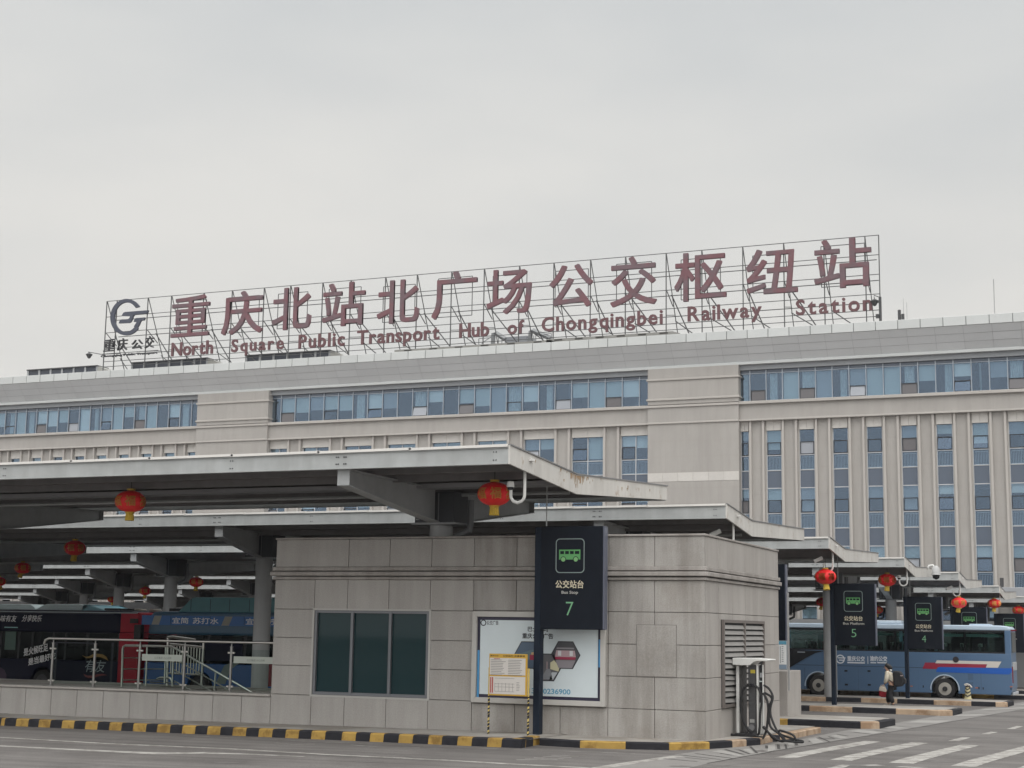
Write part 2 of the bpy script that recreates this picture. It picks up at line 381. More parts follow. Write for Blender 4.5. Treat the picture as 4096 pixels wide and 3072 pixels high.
structure(b.build('oil_stain', mat('oil_stain', (.115, .107, .102), .7, var=.2, scale=2)))
# concrete drain strip beside the island ends, with its slots
Lf = [(2380, 3085), (2600, 3035), (2790, 3005), (3050, 2979), (3211, 2955), (3353, 2927), (3570, 2894), (3830, 2851), (4100, 2807)]
Rt = [(2640, 3100), (2830, 3054), (2960, 3030), (3050, 3014), (3225, 2984), (3475, 2943), (3712, 2903), (4096, 2837), (4300, 2800)]
b = MB()
for i in range(len(Lf)-1): quad_mark(b, [Lf[i], Rt[i], Rt[i+1], Lf[i+1]], .002, 2, 6)
structure(b.build('drain_strip', concrete))
b = MB(); rr = random.Random(3)
for i in range(1, len(Lf)-1):
    for t in (.1, .38, .55, .8):
        A = Vector(Lf[i]).lerp(Vector(Lf[i+1]), t); B = Vector(Rt[i]).lerp(Vector(Rt[i+1]), t)
        s0, s1 = sorted((rr.uniform(.05, .5), rr.uniform(.5, .98)))
        line_mark(b, [tuple(A.lerp(B, s0)), tuple(A.lerp(B, s1))], rr.uniform(.03, .07), .006)
line_mark(b, Rt[1:], .035, .006)
structure(b.build('drain_slot', mat('slot_dark', (.045, .042, .04), .9)))
b = MB()
for i in range(2, len(Lf)-1):
    A, B, C, D = [Vector(p) for p in (Lf[i], Rt[i], Rt[i+1], Lf[i+1])]
    for s0, s1, t0, t1 in ((.15, .9, .12, .30), (.3, .8, .62, .74)):
        f = lambda s, t: tuple((A.lerp(B, s)).lerp(D.lerp(C, s), t))
        quad_mark(b, [f(s0, t0), f(s1, t0), f(s1, t1), f(s0, t1)], .005, 1, 4)
structure(b.build('drain_cover', mat('drain_cover_pale', (.30, .29, .275), .85, var=.2)))

def kerb(name, pts, mats_, cols, h, wd=.22, skew=0):
    """row of painted kerb stones along surveyed points; cols[i] colours the stone between points i and i+1"""
    b = MB()
    for i in range(len(pts)-1):
        a, c = Vector(pts[i]), Vector(pts[i+1]); d = c-a; d.z = 0; d.normalize(); n = Vector((-d.y, d.x, 0))*wd; s = d*skew
        up = Vector((0, 0, h)); dn = Vector((0, 0, -.2)); ch = n*.12
        b.k = cols[i]
        b.hexa([a+dn, c+dn, c+n+dn, a+n+dn, a+up*.86+s*.86, c+up*.86+s*.86, c+n+up*.86+s*.86, a+n+up*.86+s*.86])
        u0, u1 = Vector((0, 0, h*.86)), up
        b.hexa([a+u0+s*.86, c+u0+s*.86, c+n+u0+s*.86, a+n+u0+s*.86, a+u1+s+ch, c+u1+s+ch, c+n+u1+s, a+n+u1+s])
    return structure(b.build(name, mats_))
KM = [kyel, kblk, kpale]
yl = [(0, 25), (110, 200), (277, 362), (448, 537), (620, 710), (797, 887), (973, 1068), (1150, 1245), (1335, 1430), (1520, 1615), (1707, 1805), (1900, 1995), (2097, 2200)]
yl = [(a/1.8433, c/1.8433) for a, c in yl[:-2]] + [(1000+a/1.8433, 1000+c/1.8433) for a, c in ((55, 155), (253, 350), (443, 545), (668, 770), (875, 975), (1087, 1190), (1305, 1405), (1520, 1625), (1740, 1845), (1990, 2030), (2085, 2135))]
yl = [(-107, -58), (-205, -155)][::-1] + yl; yl.sort()
xs, cs = [], []
for a, c in yl: xs += [a, c]; cs += [0, 1]
def kline(x): return (x, 2902+(x)*.0437) if x < 2085 else (x, 2993-(x-2085)*.2)
P7a = [atg(*kline(x)) for x in xs]
kerb('kerb', P7a, KM, cs, .19, skew=.045)
P7b = [atg(*p) for p in ((2158, 2982), (2320, 2992), (2502, 2997), (2677, 3001), (2838, 2996), (2930, 2990), (2986, 2984.5), (3042, 2979), (3090, 2967))]
P7b += [Vector((P7b[-1].x+.12, 36.8, gz(-9, 36.8))), Vector((P7b[-1].x+.1, 41.5, gz(-9, 41.5)))]
kerb('kerb', P7b, KM, [1, 0, 1, 0, 1, 2, 1, 2, 1, 2], .15)
# pavement inside the kerbs round the booth
b = MB()
def pave(pts, back, h):
    for i in range(len(pts)-1):
        a, c = pts[i], pts[i+1]
        d = (c-a); d.z = 0; d.normalize(); n = Vector((-d.y, d.x, 0))*.2
        q = [(a+n), (c+n)]
        for j in range(4):
            f = lambda p, t: Vector((p.x, p.y+(back-p.y)*t, 0))
            Q = [f(q[0], j/4), f(q[1], j/4), f(q[1], (j+1)/4), f(q[0], (j+1)/4)]
            b.face([(v.x, v.y, gz(v.x, v.y)+h) for v in Q])
L0 = Vector((-60, P7a[0].y-.5, 0))
pave([L0]+P7a, 36, .152); pave([P7a[-1]+Vector((-1.2, 0, 0))]+P7b[:9], 42, .146)
structure(b.build('pavement', paving))
ISL = {6: (44.6, -7.9), 5: (56.4, -7.4), 4: (68.6, -6.7), 3: (81.4, -6.6), 2: (93.6, -6.2)}
for k, (yf, xe) in ISL.items():
    b = MB(); ww = 3.6; r = .45
    xs = [-95, -60, -27, -13, xe-r]
    for i in range(4): b.face([(x, y, gz(x, y)+.196) for x, y in ((xs[i], yf+.15), (xs[i+1], yf+.15), (xs[i+1], yf+ww), (xs[i], yf+ww))])
    b.face([(x, y, gz(x, y)+.196) for x, y in ((xe-r, yf+.15), (xe-.15, yf+r), (xe-.15, yf+ww-r), (xe-r, yf+ww))])
    structure(b.build('platform_paving', paving))
    pts, cl = [], []; x = -95 + .4*k; i = 0
    while x < xe-r-.6:
        pts.append(Vector((x, yf, gz(x, yf)))); cl.append(1 if i % 2 else (0 if (i*7+k) % 5 < 2 else 2)); x += 1.55 + .25*((i*3) % 3)/3; i += 1
    pts += [Vector((xe-r, yf, gz(xe, yf))), Vector((xe, yf+r, gz(xe, yf))), Vector((xe, yf+ww-r, gz(xe, yf+ww)))]; cl += [2, 1]
    kerb('kerb', pts, KM, cl, .20)
    b = MB(); line = [Vector((-60, yf-.14, 0)), Vector((-27, yf-.14, 0)), Vector((-13, yf-.14, 0)), Vector((xe-.2, yf-.14, 0))]
    for i in range(3): b.face([(x, y, gz(x, y)+.005) for x, y in ((line[i].x, yf-.22), (line[i+1].x, yf-.22), (line[i+1].x, yf-.02), (line[i].x, yf-.02))])
    structure(b.build('kerb_edge_line', roadpaint_worn))

# ================================================================== GRANITE BOOTH
BY = 33.4; BX1 = -9.67; BX0 = aty(1090, 2600, BY).x; BD = 7.0
ZT = aty(2816, 2143, BY).z
booth = thing('granite_booth', ((BX0+BX1)/2, BY+BD/2, 0), 'flat roofed granite clad booth with tinted window, louvred vent and illuminated poster case', 'booth')
zr = [aty(2620, y, BY).z for y in (2953, 2839, 2709, 2579, 2449, 2321)]
zr[0] = -.25
cz0, cz1 = aty(2620, 2321, BY).z, aty(2620, 2266, BY).z
xj = [BX0] + [aty(x, 2850, BY).x for x in (1228, 1375, 1542, 1712, 1885, 2058, 2240, 2431, 2618)] + [BX1]
WX0, WX1 = aty(1252, 2640, BY).x, aty(1712, 2640, BY).x; WZ0, WZ1 = aty(1480, 2786, BY).z, aty(1480, 2443, BY).z
AX0, AX1 = aty(1893, 2620, BY).x, aty(2426, 2620, BY).x; AZ0, AZ1 = aty(1893, 2808, BY).z, aty(1893, 2446, BY).z
core = MB().box(BX0+.08, BX1-.08, BY+.12, BY+BD-.05, -.3, ZT-.02)
core.build('core', gjoint, booth)
g = .006
def panels(b, xs, zs, skip=None):
    for i in range(len(xs)-1):
        for j in range(len(zs)-1):
            x0, x1, z0, z1_ = xs[i]+g, xs[i+1]-g, zs[j]+g, zs[j+1]-g
            if skip:
                k = skip(x0, x1, z0, z1_)
                if k is None: continue
                x0, x1, z0, z1_ = k
            if x1-x0 < .03 or z1_-z0 < .03: continue
            b.box(x0, x1, BY + rnd.uniform(0, .004), BY+.1, z0, z1_)
def cut_window(x0, x1, z0, z1_):
    if x0 > WX0-.06 and x1 < WX1+.06 and z0 > WZ0-.06 and z1_ < WZ1+.06: return None
    if z1_ > WZ0+.02 and z0 < WZ1-.02:
        if x0 < WX0-.02 < x1: x1 = WX0-.02
        if x0 < WX1+.02 < x1: x0 = WX1+.02
    return x0, x1, z0, z1_
il = 5; zsl = [zr[0], WZ0-.02, WZ0+(WZ1-WZ0)*.335, WZ0+(WZ1-WZ0)*.667, WZ1+.02, cz0]
xjl = xj[:il+1]; xjl[1] = WX0-.02; xjl[4] = WX1+.02
b = MB(); panels(b, xjl, zsl, cut_window); panels(b, [xjl[0]]+xj[2:il+1], [cz1, ZT])
b.build('front_panelling', granite, booth, bevel=.006, seg=1)
b = MB(); panels(b, xj[il:], zr); panels(b, xj[il:], [cz1, ZT])
b.build('stained_front_panelling', granite_stain, booth, bevel=.006, seg=1)
ys = [BY, BY+1.15, BY+2.35, BY+3.55, BY+4.75, BY+BD]
b = MB()
VY0, VY1 = atx(2884, 2600, BX1).y, atx(3049, 2600, BX1).y; VZ0, VZ1 = atx(2885, 2832, BX1).z, atx(2885, 2478, BX1).z
for i in range(len(ys)-1):
    for j in range(len(zr)-1):
        y0, y1, z0, z1_ = ys[i]+(.0 if i == 0 else g), ys[i+1]-g, zr[j]+g, zr[j+1]-g
        b.box(BX1-.1, BX1 + (.002 if i else 0), y0 + (.1 if i == 0 else 0), y1, z0, z1_)
    b.box(BX1-.1, BX1+(.002 if i else 0), ys[i]+(.1 if i == 0 else g), ys[i+1]-g, cz1+g, ZT-g)
b.build('side_panelling', granite_side, booth, bevel=.006, seg=1)
b = MB()   # stepped string course
for z0, z1_, o in ((cz0, cz0+(cz1-cz0)*.22, .05), (cz0+(cz1-cz0)*.30, cz0+(cz1-cz0)*.62, .10), (cz0+(cz1-cz0)*.70, cz1, .06)):
    b.box(BX0-o, BX1+o, BY-o, BY+BD, z0, z1_)
b.build('string_course', cornice_m, booth, bevel=.012, seg=1)
MB().box(BX0-.02, BX1+.03, BY-.03, BY+BD, ZT+.002, ZT+.05).build('roof_coping', cornice_m, booth, bevel=.01)
MB().box(BX0-.05, BX0+.08, BY+.1, BY+BD, -.3, ZT).build('rear_side_panelling', granite, booth)
# tinted three light window
wi = MB().box(WX0, WX1, BY+.085, BY+.1, WZ0, WZ1).build('window', mat('tinted_glass', (.012, .035, .040), .03, spec=.28), booth)
b = MB(); fw_ = .07
dx = (WX1-WX0)/3
for x in (WX0, WX0+dx-.035, WX0+2*dx-.035, WX1-.07): b.box(x, x+fw_, BY+.012, BY+.083, WZ0+.002, WZ1-.002)
b.box(WX0+fw_, WX1-fw_, BY+.016, BY+.083, WZ0+.002, WZ0+.075); b.box(WX0+fw_, WX1-fw_, BY+.016, BY+.083, WZ1-.06, WZ1-.002)
b.build('frame', mat('alu_grey', (.16, .165, .18), .4, .3), wi)
b = MB(); b.box(WX0-.055, WX0-.003, BY-.012, BY+.05, WZ0-.05, WZ1+.05); b.box(WX1+.003, WX1+.055, BY-.012, BY+.05, WZ0-.05, WZ1+.05)
b.box(WX0-.003, WX1+.003, BY-.012, BY+.05, WZ0-.05, WZ0-.003); b.box(WX0-.003, WX1+.003, BY-.012, BY+.05, WZ1+.003, WZ1+.045)
b.build('surround', mat('surround_alu', (.42, .41, .39), .5), wi)
# louvred vent in the side wall
vt = MB().box(BX1+.004, BX1+.02, VY0, VY1, VZ0, VZ1).build('vent', dark, booth)
b = MB(); n = 14; ym = (VY0+VY1)/2
for j in range(n):
    zc = VZ0+.1+(VZ1-VZ0-.2)*(j+.5)/n
    for a, c in ((VY0+.08, ym-.06), (ym+.06, VY1-.08)):
        broken = (j < 8 and rr.random() < .5)
        c2 = c - (.25 if broken else 0)
        dz = -.04 if broken else 0
        b.hexa([(BX1+.022, a, zc+.035), (BX1+.022, c2, zc+.035+dz), (BX1+.030, c2, zc+.042+dz), (BX1+.030, a, zc+.042), (BX1+.062, a, zc-.052), (BX1+.062, c2, zc-.052+dz), (BX1+.070, c2, zc-.045+dz), (BX1+.070, a, zc-.045)])
b.build('louvre', mat('louvre_grey', (.27, .26, .25), .6, var=.15), vt)
b = MB(); o = BX1+.075
for y in (VY0, ym-.05, VY1-.09): b.box(BX1+.02, o, y, y+.09, VZ0, VZ1)
b.box(BX1+.02, o-.003, VY0+.09, VY1-.09, VZ0, VZ0+.07); b.box(BX1+.02, o-.003, VY0+.09, VY1-.09, VZ1-.07, VZ1)
b.build('frame', mat('vent_frame_brown', (.15, .13, .12), .6), vt)
# access hatch outlined in the stone
hx0, hx1 = aty(2548, 2600, BY).x, aty(2704, 2600, BY).x; hz0, hz1 = aty(2548, 2704, BY).z, aty(2548, 2500, BY).z
MB().box(hx0, hx1, BY-.012, BY+.02, hz0, hz1).build('access_hatch', granite_stain, booth, bevel=.006)
ring_plate('hatch_joint', [(hx0-.016, hz0-.016), (hx1+.016, hz0-.016), (hx1+.016, hz1+.016), (hx0-.016, hz1+.016)], [(hx0, hz0), (hx1, hz0), (hx1, hz1), (hx0, hz1)], BY+.02, .026, mat('hatch_dark', (.19, .175, .165), .8), booth)
# poster case
case = thing('poster_case', ((AX0+AX1)/2, BY, AZ0), 'wide framed advertising poster case with three hexagon pictures on the booth wall', 'poster case')
b = MB(); fo = .12
b.prism([(AX0, AZ0), (AX1, AZ0), (AX1-fo, AZ0+fo), (AX0+fo, AZ0+fo)], 'y', BY-.002, BY-.10)
b.prism([(AX0, AZ1), (AX0+fo, AZ1-fo), (AX1-fo, AZ1-fo), (AX1, AZ1)], 'y', BY-.002, BY-.10)
b.prism([(AX0, AZ0), (AX0+fo, AZ0+fo), (AX0+fo, AZ1-fo), (AX0, AZ1)], 'y', BY-.002, BY-.101)
b.prism([(AX1, AZ0), (AX1, AZ1), (AX1-fo, AZ1-fo), (AX1-fo, AZ0+fo)], 'y', BY-.002, BY-.101)
b.build('frame', mat('case_frame', (.47, .455, .43), .5, var=.05), case, bevel=.008)
PX0, PX1, PZ0, PZ1 = AX0+fo, AX1-fo, AZ0+fo, AZ1-fo
MB().box(PX0, PX1, BY-.03, BY-.004, PZ0, PZ1).build('border', mat('case_navy', (.020, .017, .045), .4), case)
pb = .075; Q0, Q1, Q2, Q3 = PX0+pb, PX1-pb, PZ0+pb, PZ1-pb
poster_m = mat('poster_paper', (.60, .67, .70), .35, var=.03)
sh = MB().box(Q0, Q1, BY-.045, BY-.031, Q2, Q3).build('poster', poster_m, case)
Yp = BY-.046
def pu(x, y): p = aty(x, y, BY); return p.x, p.z
plate('blue_bar', [(PX0+.01, pu(0, 2725)[1]), (PX0+.06, pu(0, 2725)[1]), (PX0+.06, pu(0, 2640)[1]+.55), (PX0+.01, pu(0, 2640)[1]+.55)], BY-.031, .01, mat('bar_blue', (.08, .32, .62), .4), case)
zb = aty(2405, 2590, BY).z
plate('blue_bar', [(PX1-.06, zb-.45), (PX1-.01, zb-.45), (PX1-.01, zb+.18), (PX1-.06, zb+.18)], BY-.031, .01, MATS['bar_blue'], case)
blk = mat('print_black', (.02, .022, .03), .5)
lx, lz = pu(1928, 2482); ux, uz = pu(1997, 2500)
fit_text('lettering', '公交广告', pu(1950, 2490)[0], ux, uz, lz, Yp, blk, sh, .012, .002)
b = MB(); ring = [(pu(1937, 2491)[0]+.075*math.cos(a), pu(1937, 2491)[1]+.075*math.sin(a)) for a in [i*math.pi/8 for i in range(16)]]
rin = [(pu(1937, 2491)[0]+.052*math.cos(a), pu(1937, 2491)[1]+.052*math.sin(a)) for a in [i*math.pi/8 for i in range(16)]]
ring_plate('emblem', ring, rin, Yp, .003, blk, sh)
fit_text('lettering', '巴士公司', *(lambda a, c: (a[0], c[0], a[1], c[1]))(pu(2114, 2526), pu(2195, 2507)), Yp, blk, sh, .03, .002)
fit_text('lettering', '重庆公交广告', *(lambda a, c: (a[0], c[0], a[1], c[1]))(pu(2092, 2554), pu(2216, 2534)), Yp, blk, sh, .03, .002)
blu = mat('print_blue', (.10, .30, .45), .5)
fit_text('lettering', '13330236900', *(lambda a, c: (a[0], c[0], a[1], c[1]))(pu(2118, 2773), pu(2285, 2757)), Yp, blu, sh, .02, .002)
def hexagon(cx, cz, r): return [(cx+r*math.cos(math.pi*i/3), cz+r*.98*math.sin(math.pi*i/3)) for i in range(6)]
hs = .375
for cx, cy, kind in ((2117, 2620, 0), (2190, 2669, 1), (2265, 2620, 2)):
    X_, Z_ = pu(cx, cy); r = .37
    hp = plate('picture', hexagon(X_, Z_, r), Yp, .004, blk, sh)
    fill = [mat('pic_sky', (.07, .11, .17), .4), mat('pic_grey', (.11, .11, .12), .4), mat('pic_dusk', (.06, .06, .07), .4)][kind]
    plate('image', hexagon(X_, Z_, r*.93), Yp-.005, .002, fill, hp)
    Yi = Yp-.008
    def rp(n_, pts, m_): plate(n_, [(X_+px*r, Z_+pz*r) for px, pz in pts], Yi, .0015, m_, hp)
    if kind == 2:
        rp('detail', [(-.7, -.12), (.7, -.12), (.62, .28), (-.62, .28)], mat('pic_pink', (.42, .30, .32), .5))
        Yi -= .003
        rp('detail', [(-.66, -.28), (.66, -.28), (.70, -.12), (-.70, -.12)], mat('pic_red', (.30, .02, .06), .5))
        rp('detail', [(-.5, -.05), (-.28, -.05), (-.28, .26), (-.5, .26)], mat('pic_white', (.6, .6, .62), .5))
        rp('detail', [(.28, -.05), (.5, -.05), (.5, .26), (.28, .26)], MATS['pic_white'])
        rp('detail', [(-.45, -.8), (.45, -.8), (.68, -.32), (-.68, -.32)], mat('pic_floor', (.24, .22, .24), .5))
        rp('detail', [(-.6, .36), (.6, .36), (.56, .46), (-.56, .46)], MATS['pic_floor'])
    elif kind == 1:
        rp('detail', [(.25, -.1), (.8, -.25), (.86, .05), (.5, .45), (.25, .3)], mat('pic_lit', (.52, .49, .33), .5))
        rp('detail', [(-.4, -.75), (.4, -.75), (.25, -.1), (.0, -.1)], mat('pic_floor2', (.2, .21, .23), .5))
        rp('detail', [(.2, -.75), (.42, -.75), (.75, -.3), (.35, -.3)], mat('pic_pale', (.42, .45, .48), .5))
        rp('detail', [(.0, -.1), (.05, -.1), (.05, .35), (.0, .35)], MATS['pic_pink'])
    else:
        rp('detail', [(-.7, -.3), (.7, -.3), (.85, 0), (.3, .35), (-.85, .0)], mat('pic_teal', (.10, .16, .19), .5))
        Yi -= .003
        rp('detail', [(.1, -.3), (.75, -.3), (.75, -.02), (.1, .04)], MATS['pic_red'])
        rp('detail', [(.2, -.0), (.5, .0), (.5, .2), (.2, .16)], mat('pic_orange', (.55, .35, .18), .5))

# ================================================================== LEFT PARAPET, PLINTH, RAILINGS
pz = .80
par = thing('parapet_wall', (-30, BY+.1, 0), 'low granite clad parapet wall running left from the booth', 'wall')
b = MB(); x = BX0-.01; pw = 0.86; XL = -58
MB().box(XL, BX0-.012, BY+.12, BY+.5, -.4, pz-.06).build('core', gjoint, par)
while x > XL: b.box(x-pw+g, x-g, BY+.02+rnd.uniform(0, .004), BY+.12, -.4, pz-.07); x -= pw
b.build('granite_slabs', granite, par, bevel=.006, seg=1)
MB().box(XL, BX0-.012, BY-.03, BY+.62, pz-.06, pz).build('coping', mat('coping_stone', (.40, .375, .35), .65, var=.1, speck=.12), par, bevel=.015)
px_ = lambda x, y, Y=BY+.3: aty(x, y, Y)
st = px_(640, 2745).x
pl = structure(MB().box(XL, st+.0, BY+.64, BY+4.2, -.3, pz-.04).build('plinth_slab', paving))
st2 = structure(MB().box(st+.01, BX0-.1, BY+2.9, BY+4.2, -.3, pz-.05).build('plinth_slab', paving))
stz = MB()
for i in range(6): stz.box(st+.02+i*.34, st+.02+(i+1)*.34, BY+.64, BY+2.88, -.5, pz-.04-.15*(i+1))
structure(stz.build('stair_flight', concrete))
# glass balustrade on the parapet
RY = BY+.3
bal = thing('glass_railing', (px_(600, 2740).x, RY, pz), 'glass panel railing with steel posts and handrail on the granite parapet', 'railing')
hz_ = px_(700, 2564).z; xr0 = px_(190, 2558).x
MB().tube([(xr0-.1, RY, hz_-.16), (xr0-.07, RY, hz_-.05), (xr0+.05, RY, hz_), (BX0+.0, RY, hz_)], .032, 10).build('handrail', stainless, bal, smooth=True)
posts = [px_(x, 2700).x for x in (206, 375, 555, 735, 922)]
for x in posts:
    p = MB().tube([(x, RY, pz), (x, RY, hz_-.13)], .036, 10); p.tube([(x, RY, hz_-.13), (x, RY, hz_-.11)], .045, 10); p.tube([(x, RY, hz_-.11), (x, RY, hz_)], .016, 8)
    p.lathe([(.07, 0), (.07, .015), (.03, .03)], (x, RY, pz), 12)
    po = p.build('post', post_m, bal, smooth=True)
    c = MB()
    for z in (pz+.14, hz_-.27):
        for s_ in (-1, 1): c.box(x+s_*.035, x+s_*.10, RY-.02, RY+.02, z-.02, z+.02)
    c.build('glass_clamp', stainless, po)
for i, x in enumerate(posts):
    x1 = posts[i+1]-.06 if i < 4 else BX0-.05
    gp = MB().box(x+.06, x1, RY-.006, RY+.006, pz+.06, hz_-.18).build('glass_panel', railglass, bal)
    if i in (2, 4):
        zt = px_(700, 2630).z
        stp = MB().box(x+.08, x1-.02, RY-.010, RY-.0075, zt-.10, zt+.07).build('sticker', mat('frosted_strip', (.38, .41, .37), .5), gp)
        fit_text('lettering', '公交集团 小心台阶', x+.35*(x1-x), x+.75*(x1-x), zt-.05, zt+.01, RY-.0105, mat('sticker_print', (.16, .19, .17), .6), gp, .01, .001)
# tubular stair rail behind
SY = BY+1.0
sr = thing('stair_railing', (px_(500, 2740, SY).x, SY, pz), 'stainless tube handrail with a sloping flight behind the glass railing', 'railing')
def q(x, y, Y=SY): return tuple(aty(x, y, Y))
T = lambda x, y: (400+x*.18083, 2480+y*.18083)
b = MB().tube([q(*T(480, 1480)), q(*T(505, 640)), q(*T(520, 590)), q(*T(560, 565)), q(*T(1590, 582)), q(*T(3460, 1660))], .032, 8)
b.build('handrail', stainless, sr, smooth=True)
b = MB()
for pts in (((520, 838), (1520, 838)), ((510, 1083), (1520, 1083)), ((500, 1328), (1420, 1325))): b.tube([q(*T(*p)) for p in pts], .017, 6)
for dy in (1, 2, 3): b.tube([q(*T(1640, 582+245*dy+30)), q(*T(3000-350*dy+300, 582+245*dy+30+(1360-350*dy+300)*.576))], .018, 6)
b.build('lower_rail', stainless, sr, smooth=True)
for x, y0, y1 in ((1045, 580, 1450), (1460, 580, 1400), (1630, 600, 1450), (2560, 1130, 1600)):
    MB().tube([q(*T(x, y0)), q(*T(x-35, y1))], .024, 8).build('post', stainless, sr, smooth=True)
# vertical bar barrier beyond
GY = BY+3.2
gr = thing('barrier_fence', (px_(760, 2740, GY).x, GY, pz), 'grey steel barrier of close vertical bars standing behind the stair handrail', 'barrier')
b = MB().tube([q(672, 2550, GY), q(672+20, 2548, GY), q(780, 2560, GY)], .04, 8)
b.tube([q(680, 2576, GY), q(815, 2590, GY)], .03, 8); b.tube([q(665, 2693, GY), q(815, 2700, GY)], .025, 8); b.tube([q(815, 2568, GY), q(806, 2740, GY)], .035, 8); b.tube([q(672, 2550, GY), q(668, 2742, GY)], .035, 8)
b.build('frame', stainless, gr, smooth=True)
b = MB()
for i in range(11): b.tube([q(685+i*11.5, 2580+i*1.1, GY), q(683+i*11.2, 2695+i*.5, GY)], .016, 6)
b.build('bars', stainless, gr, smooth=True)
br = thing('bicycle_rack', tuple(aty(640, 2740, BY+2.2)), 'low bent tube rack lying behind the glass railing', 'rack')
RB = BY+2.2
MB().tube([q(628, 2716, RB), q(640, 2711, RB), q(675, 2711, RB), q(683, 2714, RB), q(687, 2724, RB), q(690, 2745, RB)], .03, 8).build('hoop', stainless, br, smooth=True)
MB().tube([q(600, 2728, RB), q(700, 2732, RB)], .02, 6).build('rail', stainless, br, smooth=True)

# ================================================================== PLATFORM SIGNS
def platform_sign(Y, base, bl, br_, top, bot, number, sub, label, pole_w, far=False, show_text=True):
    """dark pylon: full height post on the left, board hung to its right; px positions surveyed at depth Y"""
    pb_ = aty(*base, Y); x0 = aty(bl, top, Y).x; x1 = aty(br_, top, Y).x
    z1 = aty((bl+br_)/2, top, Y).z; z0 = aty((bl+br_)/2, bot, Y).z
    t = thing('platform_sign', (x0, Y, pb_.z), label, 'sign', 'dark bus platform signs')
    pw_ = pole_w; D = .24
    MB().box(x0, x0+pw_, Y+.01, Y+D-.01, pb_.z, z1-.01).build('post', mat('post_navy', (.010, .016, .028), .5, spec=.15), t, bevel=.01)
    b = MB().box(x0+pw_, x1, Y, Y+D, z0, z1); bo = b.build('board', navyboard, t, bevel=.012)
    MB().box(x1+.002, x1+.035, Y+.012, Y+D-.012, z0+.01, z1-.01).build('edge_trim', signedge, t)
    if not show_text: return t
    W_, H_ = x1-x0, z1-z0
    X = lambda f: x0+f*W_
    Z = lambda f: z1-f*H_
    Yf = Y-.002
    ring_plate('outline', rrect(X(.315), X(.735), Z(.455), Z(.12), .09*W_/1.6), rrect(X(.315)+.018, X(.735)-.018, Z(.455)+.018, Z(.12)-.018, .08*W_/1.6), Yf, .004, signgrey, bo)
    bx0, bx1, bz0, bz1 = X(.365), X(.675), Z(.325), Z(.228)
    hh = bz1-bz0; ww = bx1-bx0
    bus = MB().box(bx0, bx1, Yf, Yf-.004, bz0, bz0+hh*.55); bus.box(bx0, bx1, Yf, Yf-.004, bz1-hh*.14, bz1)
    for i in range(5):
        f0 = [0, .23, .46, .69, .95][i]; bus.box(bx0+f0*ww, bx0+(f0+.05)*ww, Yf, Yf-.0042, bz0+hh*.55, bz1-hh*.14)
    bus.build('bus_symbol', signgreen, bo)
    for f in (.2, .79):
        c_ = (bx0+f*ww, bz0+hh*.02)
        plate('wheel_gap', arc(c_[0], c_[1], hh*.30, 0, 350, 14), Yf-.005, .002, navyboard, bo)
        plate('symbol_wheel', arc(c_[0], c_[1], hh*.23, 0, 345, 14), Yf-.007, .002, mat('sign_green_pale', (.19, .42, .17), .5), bo)
    fit_text('lettering', '公交站台', X(.315), X(.725), Z(.603), Z(.525), Yf, signcream, bo, .018, .002)
    cx = .525; hw = .12 if sub == 'Bus Stop' else .235
    fit_text('lettering', sub, X(cx-hw), X(cx+hw), Z(.665), Z(.628), Yf, mat('sign_pale', (.46, .45, .42), .5), bo, .015, .002)
    fit_text('lettering', number, X(cx-.054), X(cx+.054), Z(.865), Z(.735), Yf, mat('sign_green_digit', (.18, .42, .23), .5), bo, -.012, .002)
    return t
platform_sign(32.75, (2126, 2937), 2140, 2412, 2105, 2518, '7', 'Bus Stop', 'tall dark sign reading Bus Stop 7 in front of the granite booth', .16)
s6 = platform_sign(45.9, (3050, 2860), 2985, 3138, 2256, 2565, '6', 'Bus Platform', 'dark sign board mostly hidden behind the right end of the granite booth', .12, show_text=False)
s5 = platform_sign(58.2, (3327, 2826), 3318, 3497, 2334, 2582, '5', 'Bus Platform', 'dark platform sign numbered 5 beside a grey canopy column', .16)
s4 = platform_sign(70.2, (3625, 2798), 3612, 3764, 2387, 2597, '4', 'Bus Platform', 'dark platform sign numbered 4 in front of the blue coach windows', .16)
s3 = platform_sign(82.8, (3817, 2780), 3800, 3944, 2428, 2600, '3', 'Bus Platform', 'dark platform sign rising behind the coach roof, only its green bus symbol in view', .16)
s2 = platform_sign(95.3, (3975, 2765), 3975, 4092, 2454, 2610, '2', 'Bus Platform', 'farthest dark platform sign behind the rear end of the coach roof', .16)
# route information panel and stone end block behind the booth
iY = 45.6
p0, p1 = aty(3096, 2565, iY), aty(3149, 2680, iY)
ip = thing('route_panel', (p0.x, iY, p1.z), 'pale blue route information panel below the half hidden sign behind the booth', 'information panel')
MB().box(p0.x-.6, p1.x, iY, iY+.08, p1.z, p0.z+.02).build('frame', mat('panel_frame', (.40, .43, .46), .4, .3), ip, bevel=.008)
MB().box(p0.x-.55, p1.x-.02, iY-.006, iY-.001, p0.z-.09, p0.z+.01).build('header', mat('panel_blue', (.10, .30, .42), .4), ip)
MB().box(p0.x-.55, p1.x-.02, iY-.006, iY-.001, p1.z+.16, p0.z-.10).build('sheet', mat('panel_sheet', (.72, .73, .73), .4), ip)
MB().box(p0.x-.55, p1.x-.02, iY-.006, iY-.001, p1.z+.03, p1.z+.15).build('footer', mat('panel_foot', (.22, .29, .37), .4), ip)
b = MB()
for i in range(3):
    xa = p1.x-.06-.15*(i+1)
    b.box(xa, xa+.02, iY-.010, iY-.007, p1.z+.2, p0.z-.14)
    for j in range(9): b.box(xa+.05, xa+.05+rr.uniform(.03, .07), iY-.010, iY-.007, p1.z+.24+j*.062, p1.z+.262+j*.062)
b.build('printed_rows', mat('print_rows', (.24, .25, .27), .5), ip)
